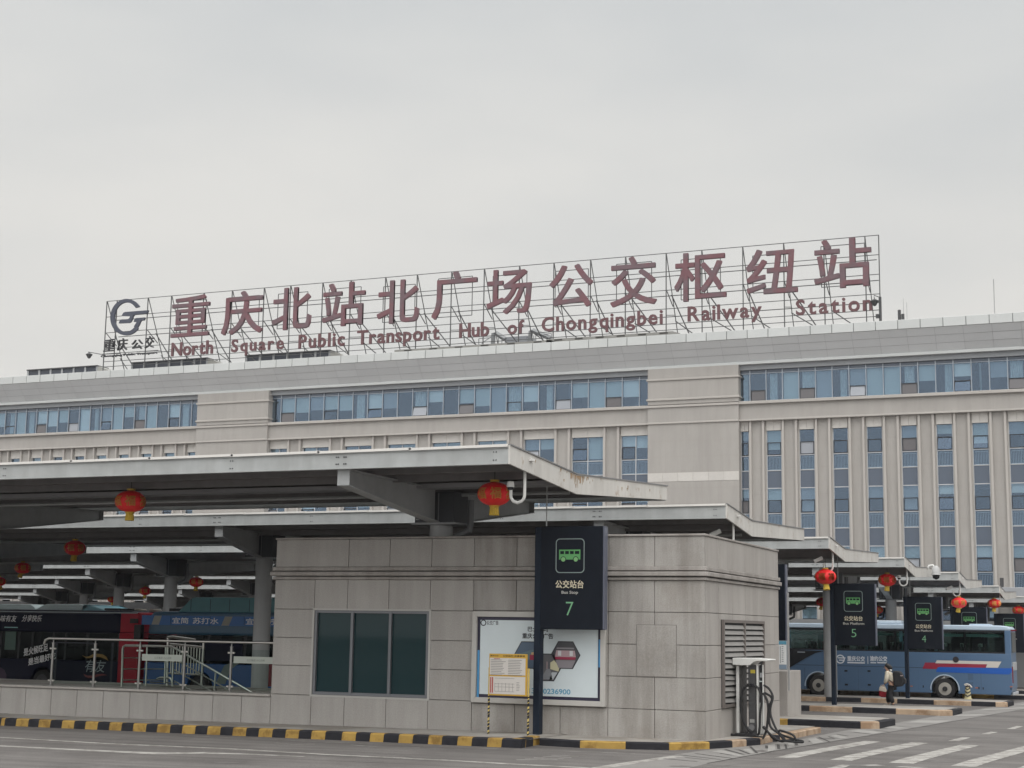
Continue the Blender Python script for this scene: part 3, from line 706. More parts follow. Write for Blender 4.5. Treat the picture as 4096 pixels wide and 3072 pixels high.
MB().box(p1.x+.01, p1.x+.06, iY+.02, iY+.07, p1.z-.6, aty(3149, 2370, iY).z).build('pole', mat('pole_grey', (.33, .33, .33), .5), ip)
e0, e1 = aty(3094, 2690, 46.6), aty(3152, 2830, 46.6)
eb = thing('stone_end_block', (e1.x, 46.6, -.2), 'low pale stone wall end on the platform behind the booth', 'wall')
MB().box(e1.x-4, e1.x, 46.6, 48.4, -.4, e0.z+.05).build('block', granite_side, eb, bevel=.02)

# ================================================================== YELLOW NOTICE BOARD
nY = 32.3
def n_(x, y): p = aty(x, y, nY); return p.x, p.z
ax0, az1 = n_(1957, 2614); ax1, az0 = n_(2106, 2786)
nb = thing('notice_board', ((ax0+ax1)/2, nY, aty(2030, 2940, nY).z), 'yellow framed notice board on two black and yellow striped legs', 'notice board')
ybd = mat('notice_yellow', (.50, .30, .035), .5, var=.08)
MB().box(ax0, ax1, nY, nY+.05, az0, az1).build('panel', ybd, nb, bevel=.006)
h1 = az1-.085; hm = az0+(az1-az0)*.475
ph = mat('notice_paper', (.55, .52, .49), .5)
s1_ = MB().box(ax0+.02, ax1-.035, nY-.004, nY-.0005, hm+.02, h1-.01).build('upper_sheet', ph, nb)
s2_ = MB().box(ax0+.02, ax1-.035, nY-.004, nY-.0005, az0+.035, hm-.015).build('lower_sheet', ph, nb)
pg_ = mat('notice_print', (.20, .195, .19), .6); pr_ = mat('notice_red', (.36, .09, .075), .6)
b = MB(); wS = ax1-ax0
for j in range(10):
    zz = h1-.06-j*.037
    for c in (0, 1):
        u0 = ax0+.045+c*(wS*.46); b.box(u0, u0+wS*rr.uniform(.28, .40), nY-.006, nY-.0045, zz, zz+.012)
b.build('printed_rows', pg_, s1_)
b = MB(); b.box(ax0+.12, ax0+.27, nY-.006, nY-.0045, h1-.035, h1-.02); b.build('printed_heading', pr_, s1_)
b = MB(); b.box(ax0+.035, ax0+.065, nY-.006, nY-.0045, az0+.06, hm-.035); b.box(ax0+.08, ax0+.112, nY-.006, nY-.0045, az0+.06, hm-.035); b.build('printed_heading', pr_, s2_)
b = MB(); X0, X1, Z0, Z1 = ax0+.15, ax0+wS*.68, az0+.09, hm-.06
for z in (Z0, Z0+.10, Z0+.17, Z1): b.box(X0, X1, nY-.006, nY-.0045, z, z+.007)
for i in range(6): b.box(X0+i*(X1-X0)/5.5, X0+i*(X1-X0)/5.5+.007, nY-.006, nY-.0047, Z0, Z1-.10)
for j in range(6): b.box(X1+.05, X1+.05+.1*rr.uniform(.6, 1), nY-.006, nY-.0045, Z0+.03+j*.035, Z0+.04+j*.035)
b.build('printed_map', pg_, s2_)
fit_text('lettering', '公交出行 注意事项', ax0+wS*.36, ax1-.05, az1-.066, az1-.022, nY-.001, mat('notice_dark', (.10, .06, .01), .6), nb, .03, .001)
fit_text('lettering', '重庆公交', ax0+.03, ax0+wS*.25, az1-.062, az1-.028, nY-.001, MATS['notice_dark'], nb, .02, .001)
for xa, (bx_, by_) in ((ax0-.012, (1948, 2938)), (ax1-.02, (2107, 2944))):
    zb_ = aty(bx_, by_, nY).z; b = MB(); z = zb_; i = 0; top_ = az0+.62; xo = aty(bx_, by_, nY).x
    MB().box(xo-.016, xo+.016, nY+.055, nY+.085, zb_, top_).build('leg', mat('leg_yellow', (.60, .46, .14), .6), nb)
    lg = nb.children[-1]
    while z < az0-.02:
        hgt = .035+.02*((i*5) % 3)
        b.prism([(xo-.018, z), (xo+.018, z+.02), (xo+.018, z+.02+hgt), (xo-.018, z+hgt)], 'y', nY+.053, nY+.087); z += .085+.012*((i*3) % 2); i += 1
    b.build('stripes', kblk, lg)

# ================================================================== CHARGING POST
cY = 35.6
def c_(x, y): p = aty(x, y, cY); return p
CZ = lambda x, y: (2850+x*.2411, 2580+y*.2411)
base = c_(*CZ(640, 1490))
ch = thing('charging_post', (base.x, cY, base.z), 'white and grey bus charging post with thick black cables coiled around it', 'charging post')
def cbox(name, x0, y0, x1, y1, m_, d0, d1, bevel=.008):
    a, d = c_(*CZ(x0, y0)), c_(*CZ(x1, y1)); return MB().box(a.x, d.x, cY+d0, cY+d1, d.z, a.z).build(name, m_, ch, bevel=bevel)
grey_d = mat('charger_grey', (.055, .055, .058), .5)
cbox('cabinet', 590, 330, 725, 1480, grey_d, .0, .20)
cbox('side_frame', 727, 330, 772, 1480, plastic_w, -.01, .12); cbox('side_screen', 774, 330, 828, 960, blackp, .02, .12)
cbox('side_frame', 774, 965, 830, 1480, plastic_w, .02, .12)
cbox('side_frame', 830, 330, 838, 1480, plastic_w, -.01, .12)
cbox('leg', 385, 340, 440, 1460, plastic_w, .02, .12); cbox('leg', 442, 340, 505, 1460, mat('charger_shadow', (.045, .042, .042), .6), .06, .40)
cbox('base_plate', 370, 1462, 830, 1490, grey_d, -.02, .48)
a, d = c_(*CZ(352, 212)), c_(*CZ(965, 345)); H_ = a.z-d.z; W_ = d.x-a.x
pl_ = [(a.x, d.z), (a.x+W_*.455, d.z), (a.x+W_*.50, d.z+H_*.16), (a.x+W_*.56, d.z+H_*.44), (a.x+W_*.65, d.z+H_*.6), (a.x+W_*.97, d.z+H_*.64), (a.x+W_, d.z+H_*.8), (a.x+W_*.98, a.z-H_*.1), (a.x+W_*.6, a.z), (a.x, a.z)]
MB().prism(pl_, 'y', cY-.12, cY+.55).build('canopy', plastic_w, ch, bevel=.012)
cbox('label_plate', 630, 410, 710, 470, mat('label_yellow', (.45, .36, .04), .5), -.004, 0, 0)
cbox('label_plate', 618, 1230, 698, 1290, mat('label_grey', (.3, .3, .29), .5), -.004, 0, 0)
cbox('display', 785, 460, 822, 540, mat('display_grey', (.3, .31, .32), .3), .012, .018, 0)
cbox('status_strip', 772, 595, 820, 612, mat('status_pale', (.55, .62, .62), .4), .010, .016, 0)
sx = c_(*CZ(650, 1370)); MB().tube([(sx.x, cY-.05, sx.z), (sx.x, cY, sx.z)], .075, 14).build('plug_socket', mat('socket_grey', (.16, .16, .165), .5), ch)
cbox('cable_holder', 605, 640, 685, 690, blackp, -.06, 0)
def cable(pts, r=.032, yo=-.08):
    P = []
    V_ = []
    for x, y, *o in pts:
        p = c_(*CZ(x, y)); oo = o[0] if o else yo; p2 = aty(*CZ(x, y), cY+oo)
        zmin = gz(p2.x, p2.y)+(.15 if p2.x < -8.95 else 0)+r
        V_.append(Vector((p2.x, p2.y, max(p2.z, zmin))))
    V_ = [V_[0]*2-V_[1]]+V_+[V_[-1]*2-V_[-2]]
    for i in range(1, len(V_)-2):
        for t in range(6):
            t /= 6; a, b, c, d = V_[i-1:i+3]
            P.append(.5*((2*b)+(c-a)*t+(2*a-5*b+4*c-d)*t*t+(3*b-a-3*c+d)*t**3))
    P.append(V_[-2]); MB().tube(P, r, 8).build('cable', rubber, ch, smooth=True)
cable([(620, 660), (540, 700), (490, 790), (465, 950), (475, 1120), (515, 1270), (580, 1380), (640, 1440), (650, 1490), (600, 1545), (400, 1555), (160, 1560), (170, 1525), (400, 1525), (520, 1490), (610, 1400)], .027)
cable([(690, 670), (760, 720), (805, 830), (815, 950), (790, 1150), (780, 1380), (750, 1490), (600, 1475), (370, 1482)], .027)
cable([(850, 665, -.02), (940, 730, -.05), (1000, 860, -.1), (965, 1020, -.12), (960, 1120, -.12), (985, 1230, -.15), (1060, 1400, -.2), (1150, 1530, -.3), (1230, 1590, -.4), (1480, 1612, -.45), (1480, 1590, -.4), (1370, 1575, -.35)], .027)
cable([(840, 800, -.04), (890, 880, -.08), (915, 960, -.1), (925, 1100, -.1), (905, 1330, -.12), (880, 1450, -.15), (830, 1545, -.2), (740, 1560, -.2), (620, 1530, -.15)], .027)
cable([(860, 790, -.03), (960, 850, -.06), (985, 920, -.1), (940, 1010, -.12), (935, 1150, -.12), (945, 1300, -.15), (990, 1390, -.2), (1100, 1470, -.25), (1180, 1540, -.3), (1190, 1590, -.35), (1120, 1590, -.35), (980, 1500, -.3), (840, 1360, -.1)], .027)
cable([(840, 1340, .1), (920, 1440, -.1), (1020, 1560, -.25), (1180, 1590, -.38), (1300, 1575, -.4), (1370, 1555, -.42), (1330, 1490, -.4), (1200, 1440, -.3), (1110, 1420, -.25), (1130, 1480, -.25), (1340, 1560, -.35)], .026)

# ================================================================== CANOPIES
PITCH, CY0 = 12.4, 28.9
ENDS = [(2033, 1787), (2902, 2022), (3313, 2153), (3617, 2234), (3833, 2292), (3996, 2346), (4130, 2388)]
CN = []
for k, (a, b2) in enumerate(ENDS):
    p = aty(a, b2, CY0+PITCH*k); CN.append((p.x, CY0+PITCH*k, p.z))
SPAN, OVER, LEN = 13.0, 3.78, 92
def make_canopy(k, label, WID, VAL, dv, dr, YC, over, span, ncol):
    X_, Y_, Z_ = CN[k]
    can = thing('bus_canopy', (X_, Y_+WID/2, 0), label, 'canopy', 'grey steel bus canopies')
    fd = .36                                                      # depth of the edge beams
    zf, zv, zr_ = Z_, Z_-dv, Z_+dr                              # front edge, valley, rear edge
    def roofz(y): return zf+(zv-zf)*(y/VAL) if y < VAL else zv+(zr_-zv)*((y-VAL)/(WID-VAL))
    x0 = X_-LEN
    b = MB()   # front edge beam: channel with a flange top and bottom
    b.box(x0, X_, Y_, Y_+.02, zf-fd+.02, zf-.03); b.box(x0, X_-.002, Y_-.02, Y_+.12, zf-fd, zf-fd+.02); b.box(x0, X_-.002, Y_-.02, Y_+.12, zf-.03, zf-.01)
    fb = b.build('front_edge_beam', steel, can)
    b = MB()
    for xx in [X_-.3-i*6.5 for i in range(14)]:
        for dz in (.10, .27): b.box(xx-.04, xx-.02, Y_-.012, Y_, zf-dz-.01, zf-dz+.01); b.box(xx+.02, xx+.04, Y_-.012, Y_, zf-dz-.01, zf-dz+.01)
    for i in range(ncol):
        xb = X_-over-i*span
        for dx in (-.12, -.07, .07, .12):
            for dz in (.10, .25): b.box(xb+dx-.012, xb+dx+.012, Y_-.014, Y_, zf-dz-.012, zf-dz+.012)
    b.build('bolts', blackp, fb)
    b = MB(); xx = X_; i = 0     # white capping flashing, lapped in lengths
    while xx > x0:
        b.hexa([(xx-2.3, Y_-.05, zf-.012), (xx, Y_-.05, zf-.002), (xx, Y_+.5, zf+.018), (xx-2.3, Y_+.5, zf+.008), (xx-2.3, Y_-.05, zf+.045), (xx, Y_-.05, zf+.055), (xx, Y_+.5, zf+.06), (xx-2.3, Y_+.5, zf+.05)])
        xx -= 2.25
    b.build('edge_flashing', capwhite, can)
    b = MB()   # end beam following the butterfly profile
    pf = [(Y_-.0, zf+.03), (Y_+VAL, zv+.03), (Y_+WID, zr_+.03)]
    b.prism([(Y_, zf-fd), (Y_+VAL, zv-fd-.06), (Y_+WID, zr_-fd+.02)]+pf[::-1], 'x', X_+.002, X_+.045)
    b.build('end_beam', endwhite, can)
    b = MB()
    for i in range(2):
        (ya, za), (yb, zb2) = pf[i], pf[i+1]
        b.hexa([(X_-.3, ya, za+.002), (X_+.07, ya, za+.002), (X_+.07, yb, zb2+.002), (X_-.3, yb, zb2+.002), (X_-.3, ya, za+.03), (X_+.07, ya, za+.03), (X_+.07, yb, zb2+.03), (X_-.3, yb, zb2+.03)])
    b.build('end_flashing', mat('flashing_grey', (.20, .20, .205), .5), can)
    b = MB()   # profiled roof sheet, ribs along the length
    ny = 44
    prof = []
    for j in range(ny+1):
        y = .1+(WID-.2)*j/ny; z = roofz(y)-.10 + (.03 if j % 2 else 0); prof.append((Y_+y, z))
    for j in range(ny):
        b.face([(x0, prof[j][0], prof[j][1]), (X_-.01, prof[j][0], prof[j][1]), (X_-.01, prof[j+1][0], prof[j+1][1]), (x0, prof[j+1][0], prof[j+1][1])])
    for j in range(ny): b.face([(x0, prof[j][0], prof[j][1]+.06), (X_-.01, prof[j][0], prof[j][1]+.06), (X_-.01, prof[j+1][0], prof[j+1][1]+.06), (x0, prof[j+1][0], prof[j+1][1]+.06)])
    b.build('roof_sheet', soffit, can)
    for y in (1.3, 2.4, 5.3, 6.7, 8.1, 9.4):
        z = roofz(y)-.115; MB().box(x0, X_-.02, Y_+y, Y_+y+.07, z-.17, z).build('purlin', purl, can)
    MB().prism([(Y_+VAL-.32, zv-.12), (Y_+VAL-.26, zv-.22), (Y_+VAL+.26, zv-.22), (Y_+VAL+.32, zv-.12)], 'x', x0, X_-.05).build('valley_gutter', mat('gutter_grey', (.22, .22, .23), .5, var=.1), can)
    MB().tube([(x0, Y_+VAL+1.2, roofz(VAL+1.2)-.33), (X_-.6, Y_+VAL+1.2, roofz(VAL+1.2)-.33)], .045, 6).build('conduit', steel, can, smooth=True)
    b = MB(); b.box(x0, X_, Y_+WID-.02, Y_+WID, zr_-fd+.02, zr_-.03); b.box(x0, X_, Y_+WID-.1, Y_+WID+.02, zr_-fd, zr_-fd+.02)
    b.build('rear_edge_beam', steel, can)
    for i in range(ncol):
        xb = X_-over-i*span; yc = Y_+YC; zt = zv-1.02
        c = MB().tube([(xb, yc, -.9), (xb, yc, zt)], .285, 20).build('column', mat('column_grey', (.36, .365, .37), .6, var=.12, scale=1.2, streak=.15), can, smooth=True)
        MB().box(xb-.62, xb+.62, yc-.42, yc+.42, zt+.002, zt+.05).build('cap_plate', steel_d, c)
        cb = MB().box(xb-.53, xb+.53, yc-.40, yc+.40, zt+.05, zv-.225).build('column_head', mat('head_dark', (.055, .058, .066), .6), can)
        bb = MB()
        for s_ in (-1, 1):
            for j in range(9): bb.box(xb-.50+(.0 if s_ < 0 else .16), xb-.40+(.0 if s_ < 0 else .16), yc-.408, yc-.399, zt+.12+j*.07, zt+.15+j*.07)
        bb.box(xb+.10, xb+.12, yc-.41, yc-.399, zt+.06, zv-.25)
        bb.build('bolts', steel_d, c)
        for fr in (0, 1):
            if fr == 0: ya, za = Y_+.13, zf-fd-.0; yb_, zb_ = yc-.40, roofz(YC)-.42; da, db = .34, .80; zb_ = zt+.86
            else: ya, za = Y_+WID-.12, zr_-fd+.02; yb_, zb_ = yc+.40, zt+.86; da, db = .30, .80
            w_ = MB(); w_.prism([(ya, za), (yb_, zb_), (yb_, zb_-db), (ya, za-da)], 'x', xb-.012, xb+.012)
            for (p0_, p1_) in (((ya, za), (yb_, zb_)), ((ya, za-da), (yb_, zb_-db))): w_.bar((xb, *p0_), (xb, *p1_), .30, .022)
            w_.box(xb-.15, xb+.15, ya-.011, ya+.011, za-da, za)
            w_.build('bracket', mat('bracket_grey', (.36, .37, .375), .5, var=.12), can)
        dp = MB().tube([(xb+.75, yc+.1, zv-.4), (xb+.75, yc+.1, zt+.1), (xb+.72, yc+.1, zt-.12), (xb+.36, yc+.05, zt-.28)], .085, 8).build('downpipe', mat('pipe_grey', (.13, .135, .14), .5), can, smooth=True)
    return can
# hook bracket with camera dome near the end, and the junction plate
cnames = ['nearest canopy, rust stained white end beam, directly over the granite booth',
          'second canopy back, its end beam just above the right corner of the booth',
          'third canopy back, its end above the lantern left of sign 5',
          'fourth canopy back, dome camera on its white end beam',
          'fifth canopy back, its end over the sign numbered 4',
          'sixth canopy back, its end above the coach roof rear',
          'farthest canopy, only a sliver of its front edge at the right picture edge']
can0 = make_canopy(0, cnames[0], 10.8, 3.9, .23, .13, 5.05, 3.97, 14.9, 3)
rs = random.Random(5); xE = CN[0][0]; b = MB(); eb0 = [c for c in can0.children if c.name.startswith('end_beam')][0]
for i in range(46):
    f = rs.gauss(3.9, .33) if i < 34 else rs.uniform(.4, 9.5); zt = CN[0][2] + (-.23*f/3.9 if f < 3.9 else -.23+.36*(f-3.9)/6.9)
    if i < 34: l = rs.uniform(.06, .34)*max(.25, 1-abs(f-3.9)/.9); z0 = zt+.01
    else: l = rs.uniform(.03, .10); z0 = zt-rs.uniform(.02, .2)
    y = CN[0][1]+f; w2 = rs.uniform(.008, .035)
    b.prism([(y-w2, z0), (y+w2, z0), (y+w2*.3, z0-l), (y-w2*.6, z0-l*.8)], 'x', xE+.040, xE+.047+.00003*i)
b.build('rust_stains', mat('rust', (.33, .225, .135), .8, var=.35, scale=9), eb0)
can1 = make_canopy(1, cnames[1], 9.7, 2.75, .27, -.06, 2.9, 3.8, 13.0, 7)
for k in range(2, 7):
    c = copy_tree(can1); c.location = Vector(can1.location) + Vector([CN[k][i]-CN[1][i] for i in range(3)]); c['label'] = cnames[k]
def under(k, x, y):   # underside height of canopy k
    d = y-CN[k][1]; W_, V_, dv, dr = (10.8, 3.9, .23, .13) if k == 0 else (9.7, 2.75, .27, -.06)
    return CN[k][2] + (-dv*d/V_ if d < V_ else -dv+(dv+dr)*(d-V_)/(W_-V_)) - .1
# hanging rods for the signs
for k, sx_, sy_, sz_ in ((0, 2186, 32.87, 2105), (2, 3352, 58.32, 2334), (3, 3640, 70.3, 2387)):
    p = aty(sx_, sz_, sy_); zt = under(k, p.x, sy_)
    o = thing('hanging_rod', (p.x, sy_, zt), {0: 'thin rod from the nearest canopy down to the Bus Stop 7 sign', 2: 'thin rod from a canopy down to the sign numbered 5', 3: 'thin rod from a canopy down to the sign numbered 4'}[k], 'rod', 'sign hanging rods')
    MB().tube([(p.x, sy_, p.z), (p.x, sy_, zt)], .016, 6).build('shaft', steel, o)
# cameras
def hook_camera(k, dome, label):
    x, y, z = CN[k]; x -= .08; y += 1.1; zt = under(k, x, y)
    t = thing('security_camera', (x, y, zt), label, 'camera', 'white security cameras under the canopies')
    pts = [(x, y, zt), (x, y, zt-.75)] + [(x-.16+.16*math.cos(a), y, zt-.75-.16*math.sin(a)) for a in [R_(v) for v in (20, 50, 90, 130, 160, 180)]] + [(x-.32, y, zt-.62)]
    MB().tube(pts, .035, 8).build('hook_bracket', plastic_w, t, smooth=True)
    if dome:
        MB().lathe([(.02, .11), (.07, .10), (.085, .0), (.08, -.02)], (x-.33, y, zt-.55), 14).build('housing', plastic_w, t, smooth=True)
        MB().lathe([(.07, 0), (.06, -.05), (.02, -.075)], (x-.33, y, zt-.57), 14).build('dome', blackp, t, smooth=True)
    else:
        MB().bar((x-.36, y-.02, zt-.42), (x-.66, y-.1, zt-.56), .13, .13).build('housing', plastic_w, t, bevel=.02)
        MB().bar((x-.60, y-.09, zt-.53), (x-.67, y-.1, zt-.565), .10, .10).build('lens_window', blackp, t)
    MB().box(x-.5, x+.2, y-.08, y+.08, zt-.02, zt+.03).build('mount_plate', white, t)
hook_camera(0, True, 'white dome camera on a hook beside the big right hand lantern')
hook_camera(1, False, 'white box camera on a pole above the right corner of the booth')
hook_camera(2, False, 'white box camera above the lantern left of sign 5')
hook_camera(3, True, 'white hook camera right of the lantern above sign 4')
hook_camera(4, False, 'white hook camera above the bright lantern right of sign 4')
hook_camera(5, True, 'white hook camera in front of the lantern over the coach rear')
x, y, z = CN[3]; zz = CN[3][2]-.15; yy_ = aty(3712, 2310, 0.001+CN[3][1]+8).y
dm = thing('dome_camera', (x+.3, CN[3][1]+6.3, zz), 'grey dome camera on a bent arm fixed to a white canopy end beam', 'camera')
MB().tube([(x+.05, CN[3][1]+6.3, zz-.05), (x+.12, CN[3][1]+6.3, zz+.12), (x+.3, CN[3][1]+6.3, zz+.14), (x+.36, CN[3][1]+6.3, zz+.05)], .05, 8).build('arm', plastic_w, dm, smooth=True)
MB().lathe([(.08, .1), (.17, .0), (.20, -.28), (.24, -.31), (.19, -.33)], (x+.42, CN[3][1]+6.3, zz+.02), 16).build('housing', mat('cam_grey', (.42, .42, .42), .4), dm, smooth=True)
MB().lathe([(.17, 0), (.14, -.13), (.04, -.19)], (x+.42, CN[3][1]+6.3, zz-.32), 16).build('dome', blackp, dm, smooth=True)

# ================================================================== LANTERNS
def make_lantern(label):
    t = thing('red_lantern', (0, 0, 0), label, 'lantern', 'red lanterns hanging from the canopies')
    a_, c_h = .385, .265
    prof = [(.10, c_h*.99)] + [(a_*math.sin(R_(v))**.92, c_h*math.cos(R_(v))) for v in range(22, 160, 8)] + [(.11, -c_h*.985)]
    MB().lathe(prof, (0, 0, 0), 48, .018, 14).build('body', red, t, smooth=True)
    MB().lathe([(.10, .27), (.105, .285), (.105, .315), (.06, .32)], (0, 0, 0), 20).build('top_cap', gold, t, smooth=True)
    MB().lathe([(.115, -.255), (.12, -.28), (.10, -.30)], (0, 0, 0), 20).build('bottom_cap', gold, t, smooth=True)
    MB().lathe([(.095, -.295), (.105, -.36), (.115, -.47), (.112, -.475)], (0, 0, 0), 26, .10, 13).build('tassel', tassel, t)
    MB().tube([(0, 0, .31), (0, 0, .62)], .008, 5).build('cord', blackp, t)
    for az in (-118, -62, -5, 180):
        me = text_mesh('福', 1, .03, .01); bx = bbox(me)
        for v in me.vertices:
            u = (v.co.x-(bx[0]+bx[1])/2)*.27; h = (v.co.y-(bx[2]+bx[3])/2)*.27
            r = a_*max(0.05, 1-(h/c_h)**2)**.46+.004; ph = R_(az)+u/r
            v.co = Vector((r*math.cos(ph), r*math.sin(ph), h))
        me.materials.append(goldtxt); o = bpy.data.objects.new('character', me); COL.objects.link(o); o.parent = t
    return t
lant = [  # canopy, depth, px x, px y of the body centre, label
    (0, 31.0, 1978, 1976, 'largest red lantern, beside the hook camera under the nearest canopy'),
    (0, 31.0, 522, 2006, 'red lantern with gold character under the nearest canopy, far left of the booth'),
    (1, 44.2, 299, 2192, 'mid sized red lantern, second from left along the left hand canopies'),
    (2, 57.6, 91, 2272, 'small red lantern above the roof of the navy bus near the left edge'),
    (3, 70.0, -3, 2326, 'red lantern cut in half by the left picture edge'),
    (3, 68.6, 785, 2328, 'small red lantern left of the thick column beside the booth'),
    (4, 81.0, 581, 2364, 'small red lantern touching the second grey column above the blue bus'),
    (6, 104.5, 448, 2397, 'tiny red lantern half hidden by the left grey column'),
    (2, 54.7, 3302, 2307, 'bright red lantern at the upper left corner of sign 5'),
    (3, 67.2, 3549, 2320, 'red lantern just right of the top of sign 5'),
    (4, 79.5, 3836, 2411, 'bright red lantern just right of the top of sign 4'),
    (5, 91.7, 3977, 2414, 'red lantern behind a white hook above the coach rear'),
    (6, 103.9, 4074, 2441, 'red lantern nearest the right picture edge'),
    (5, 93.5, 3288, 2408, 'small red lantern half behind the column left of sign 5'),
    (6, 105.0, 3510, 2439, 'tiny red lantern peeping out right of sign 5 at half height')]
ln0 = None
for i, (k, Y, px, py, lab) in enumerate(lant):
    o = make_lantern(lab) if i == 0 else copy_tree(ln0)
    if i == 0: ln0 = o
    for ch in o.children:
        if ch.name.startswith('tassel') and i not in (0, 1): ch.rotation_euler = (rnd.uniform(-.2, .2), rnd.uniform(-.3, .3), 0)
    p = aty(px, py, Y); o.location = p; o['label'] = lab; o.rotation_euler.z = R_([0, 8, -12, 15, 30, -20, 10, 40, 18, -25, 12, 33, -15, 22, 5][i])

# ================================================================== BUSES
def wheel(name, t, xc, yn, zc, r, rimm=None):
    w_ = MB().lathe([(r*.55, 0), (r*.93, 0), (r, .03), (r, .25), (r*.93, .28), (r*.62, .28), (r*.56, .20)], (0, 0, 0), 36, cap=False)
    w_.v = [(xc+v[0], yn+.28-v[2], zc+v[1]) for v in w_.v]
    ty = w_.build(name, tyre_m, t, smooth=True)
    rr_ = MB().lathe([(.03, .33), (r*.17, .33), (r*.20, .28), (r*.36, .19), (r*.50, .17), (r*.545, .24), (r*.60, .285), (r*.62, .28)], (0, 0, 0), 36)
    rr_.v = [(xc+v[0], yn+.28-v[2], zc+v[1]) for v in rr_.v]
    rr_.build('rim', rimm or rim_m, ty, smooth=True)
    hb = MB()
    for i in range(8):
        a = 2*math.pi*(i+.5)/8; cx, cz = xc+r*.40*math.cos(a), zc+r*.40*math.sin(a)
        pts = [(cx+r*.085*math.cos(v*math.pi/4), cz+r*.085*math.sin(v*math.pi/4)) for v in range(8)]
        hb.prism(pts, 'y', yn+.055, yn+.105)
    pts = [(xc+r*.24*math.cos(v*math.pi/8), zc+r*.24*math.sin(v*math.pi/8)) for v in range(16)]
    hb.prism(pts, 'y', yn-.06, yn+.05)
    hb.build('hub', mat('hub_dark', (.03, .03, .032), .5), ty)
def bus_shell(t, x0, x1, yn, W, zg, sill, wtop, roof, skirt, wheels, wr, col, roofcol, front_rake=.25, rear_w=.9, bev=.06, rearcol=None, arch=1.22):
    """hollow bus: lower body with wheel arches, roof shell, window zone left open for glass"""
    ar = wr*arch
    poly = [(x0+.10, zg+skirt), (x0, zg+skirt+.25), (x0+.02, zg+sill)] + [(x1-.02, zg+sill), (x1, zg+skirt+.35), (x1-.10, zg+skirt)]
    bot = []
    for xc in sorted(wheels, reverse=True):
        dz = skirt-wr; h = math.sqrt(max(ar*ar-dz*dz, .01)); a0 = math.degrees(math.atan2(dz, h))
        bot += [(xc+ar*math.cos(R_(a)), zg+wr+ar*math.sin(R_(a))) for a in [a0+(180-2*a0)*i/16 for i in range(17)]]
    poly += bot
    lb = MB().prism(poly, 'y', yn, yn+W).build('lower_body', col, t, bevel=bev*.5)
    xf = x0+front_rake
    rp = [(x0+front_rake*.5, zg+wtop), (xf-.02, zg+roof-.14), (xf+.15, zg+roof-.03), (xf+.6, zg+roof), (x1-.5, zg+roof), (x1-.12, zg+roof-.05), (x1-.03, zg+roof-.16), (x1-.02, zg+wtop)]
    rf = MB().prism(rp, 'y', yn, yn+W).build('roof', roofcol, t, bevel=.10, seg=3)
    MB().box(x1-rear_w, x1-.015, yn+.004, yn+W-.004, zg+sill-.02, zg+wtop+.01).build('rear_end', rearcol or col, t, bevel=.03)
    MB().box(x0+.3, x1-rear_w, yn+.06, yn+W-.06, zg+sill-.30, zg+sill-.002).build('floor', mat('bus_floor', (.07, .07, .075), .8), t)
    return lb, rf
def bus_seats(t, x0, x1, yn, W, z, m_, step=.85):
    b = MB(); x = x0
    while x < x1:
        for y in (yn+.12, yn+W-.12-.9):
            for j in range(2):
                yy = y+j*.46; b.box(x, x+.12, yy, yy+.43, z-.45, z+.28); b.box(x-.38, x, yy, yy+.43, z-.45, z-.33)
        x += step
    b.build('seats', m_, t, bevel=.03, seg=1)

# ---- blue coach on the right
yn = 78.3; zg = gz(-12, 79); X0c, X1c = -19.4, aty(4049, 2700, yn).x
zp = lambda y, x=3600: aty(x, y, yn).z - zg
coach = thing('coach', ((X0c+X1c)/2, yn+1.25, zg), 'slate blue coach with red white and blue stripes parked behind the right hand signs', 'coach', 'parked buses')
cblue = mat('coach_blue', (.085, .155, .265), .35, coat=.3, var=.06, scale=.8); croof = mat('coach_roof', (.46, .56, .67), .35, coat=.3)
sill, wtop, roof, skirt = zp(2606), zp(2517), zp(2497), zp(2768)
wr = .50; wf, wb = aty(3274, 2742, yn).x, aty(3780, 2753, yn).x
bus_shell(coach, X0c, X1c, yn, 2.5, zg, sill, wtop, roof, skirt, (wf, wb), wr, cblue, croof, .5, .30, arch=1.3)
for xc in (wf, wb):
    wheel('wheel', coach, xc, yn+.02, zg+wr, wr); wheel('wheel', coach, xc, yn+2.2, zg+wr, wr)
    a = [(xc+wr*1.40*math.cos(R_(v)), zg+wr+wr*1.40*math.sin(R_(v))) for v in range(-5, 186, 10)]; i_ = [(xc+wr*1.29*math.cos(R_(v)), zg+wr+wr*1.29*math.sin(R_(v))) for v in range(-5, 186, 10)]
    b = MB()
    for j in range(len(a)-1): b.hexa([(a[j][0], yn-.004, a[j][1]), (a[j+1][0], yn-.004, a[j+1][1]), (i_[j+1][0], yn-.004, i_[j+1][1]), (i_[j][0], yn-.004, i_[j][1]), (a[j][0], yn-.02, a[j][1]), (a[j+1][0], yn-.02, a[j+1][1]), (i_[j+1][0], yn-.02, i_[j+1][1]), (i_[j][0], yn-.02, i_[j][1])])
    b.build('arch_trim', croof, coach)
MB().box(X0c+.5, X1c-.3, yn+.55, yn+2.0, zg+.28, zg+skirt+.02).build('underbody', dark, coach)
xr = X1c-.30; xs = [X0c+.45, aty(3300, 2560, yn).x, aty(3440, 2560, yn).x, aty(3580, 2560, yn).x, aty(3722, 2560, yn).x, aty(3858, 2560, yn).x, xr]
for i in range(len(xs)-1):
    MB().box(xs[i]+.012, xs[i+1]-.012, yn+.012, yn+.024, zg+sill+.01, zg+wtop-.01).build('window', coachglass, coach)
    MB().box(xs[i]+.012, xs[i+1]-.012, yn+2.476, yn+2.488, zg+sill+.01, zg+wtop-.01).build('window', coachglass, coach)
b = MB()
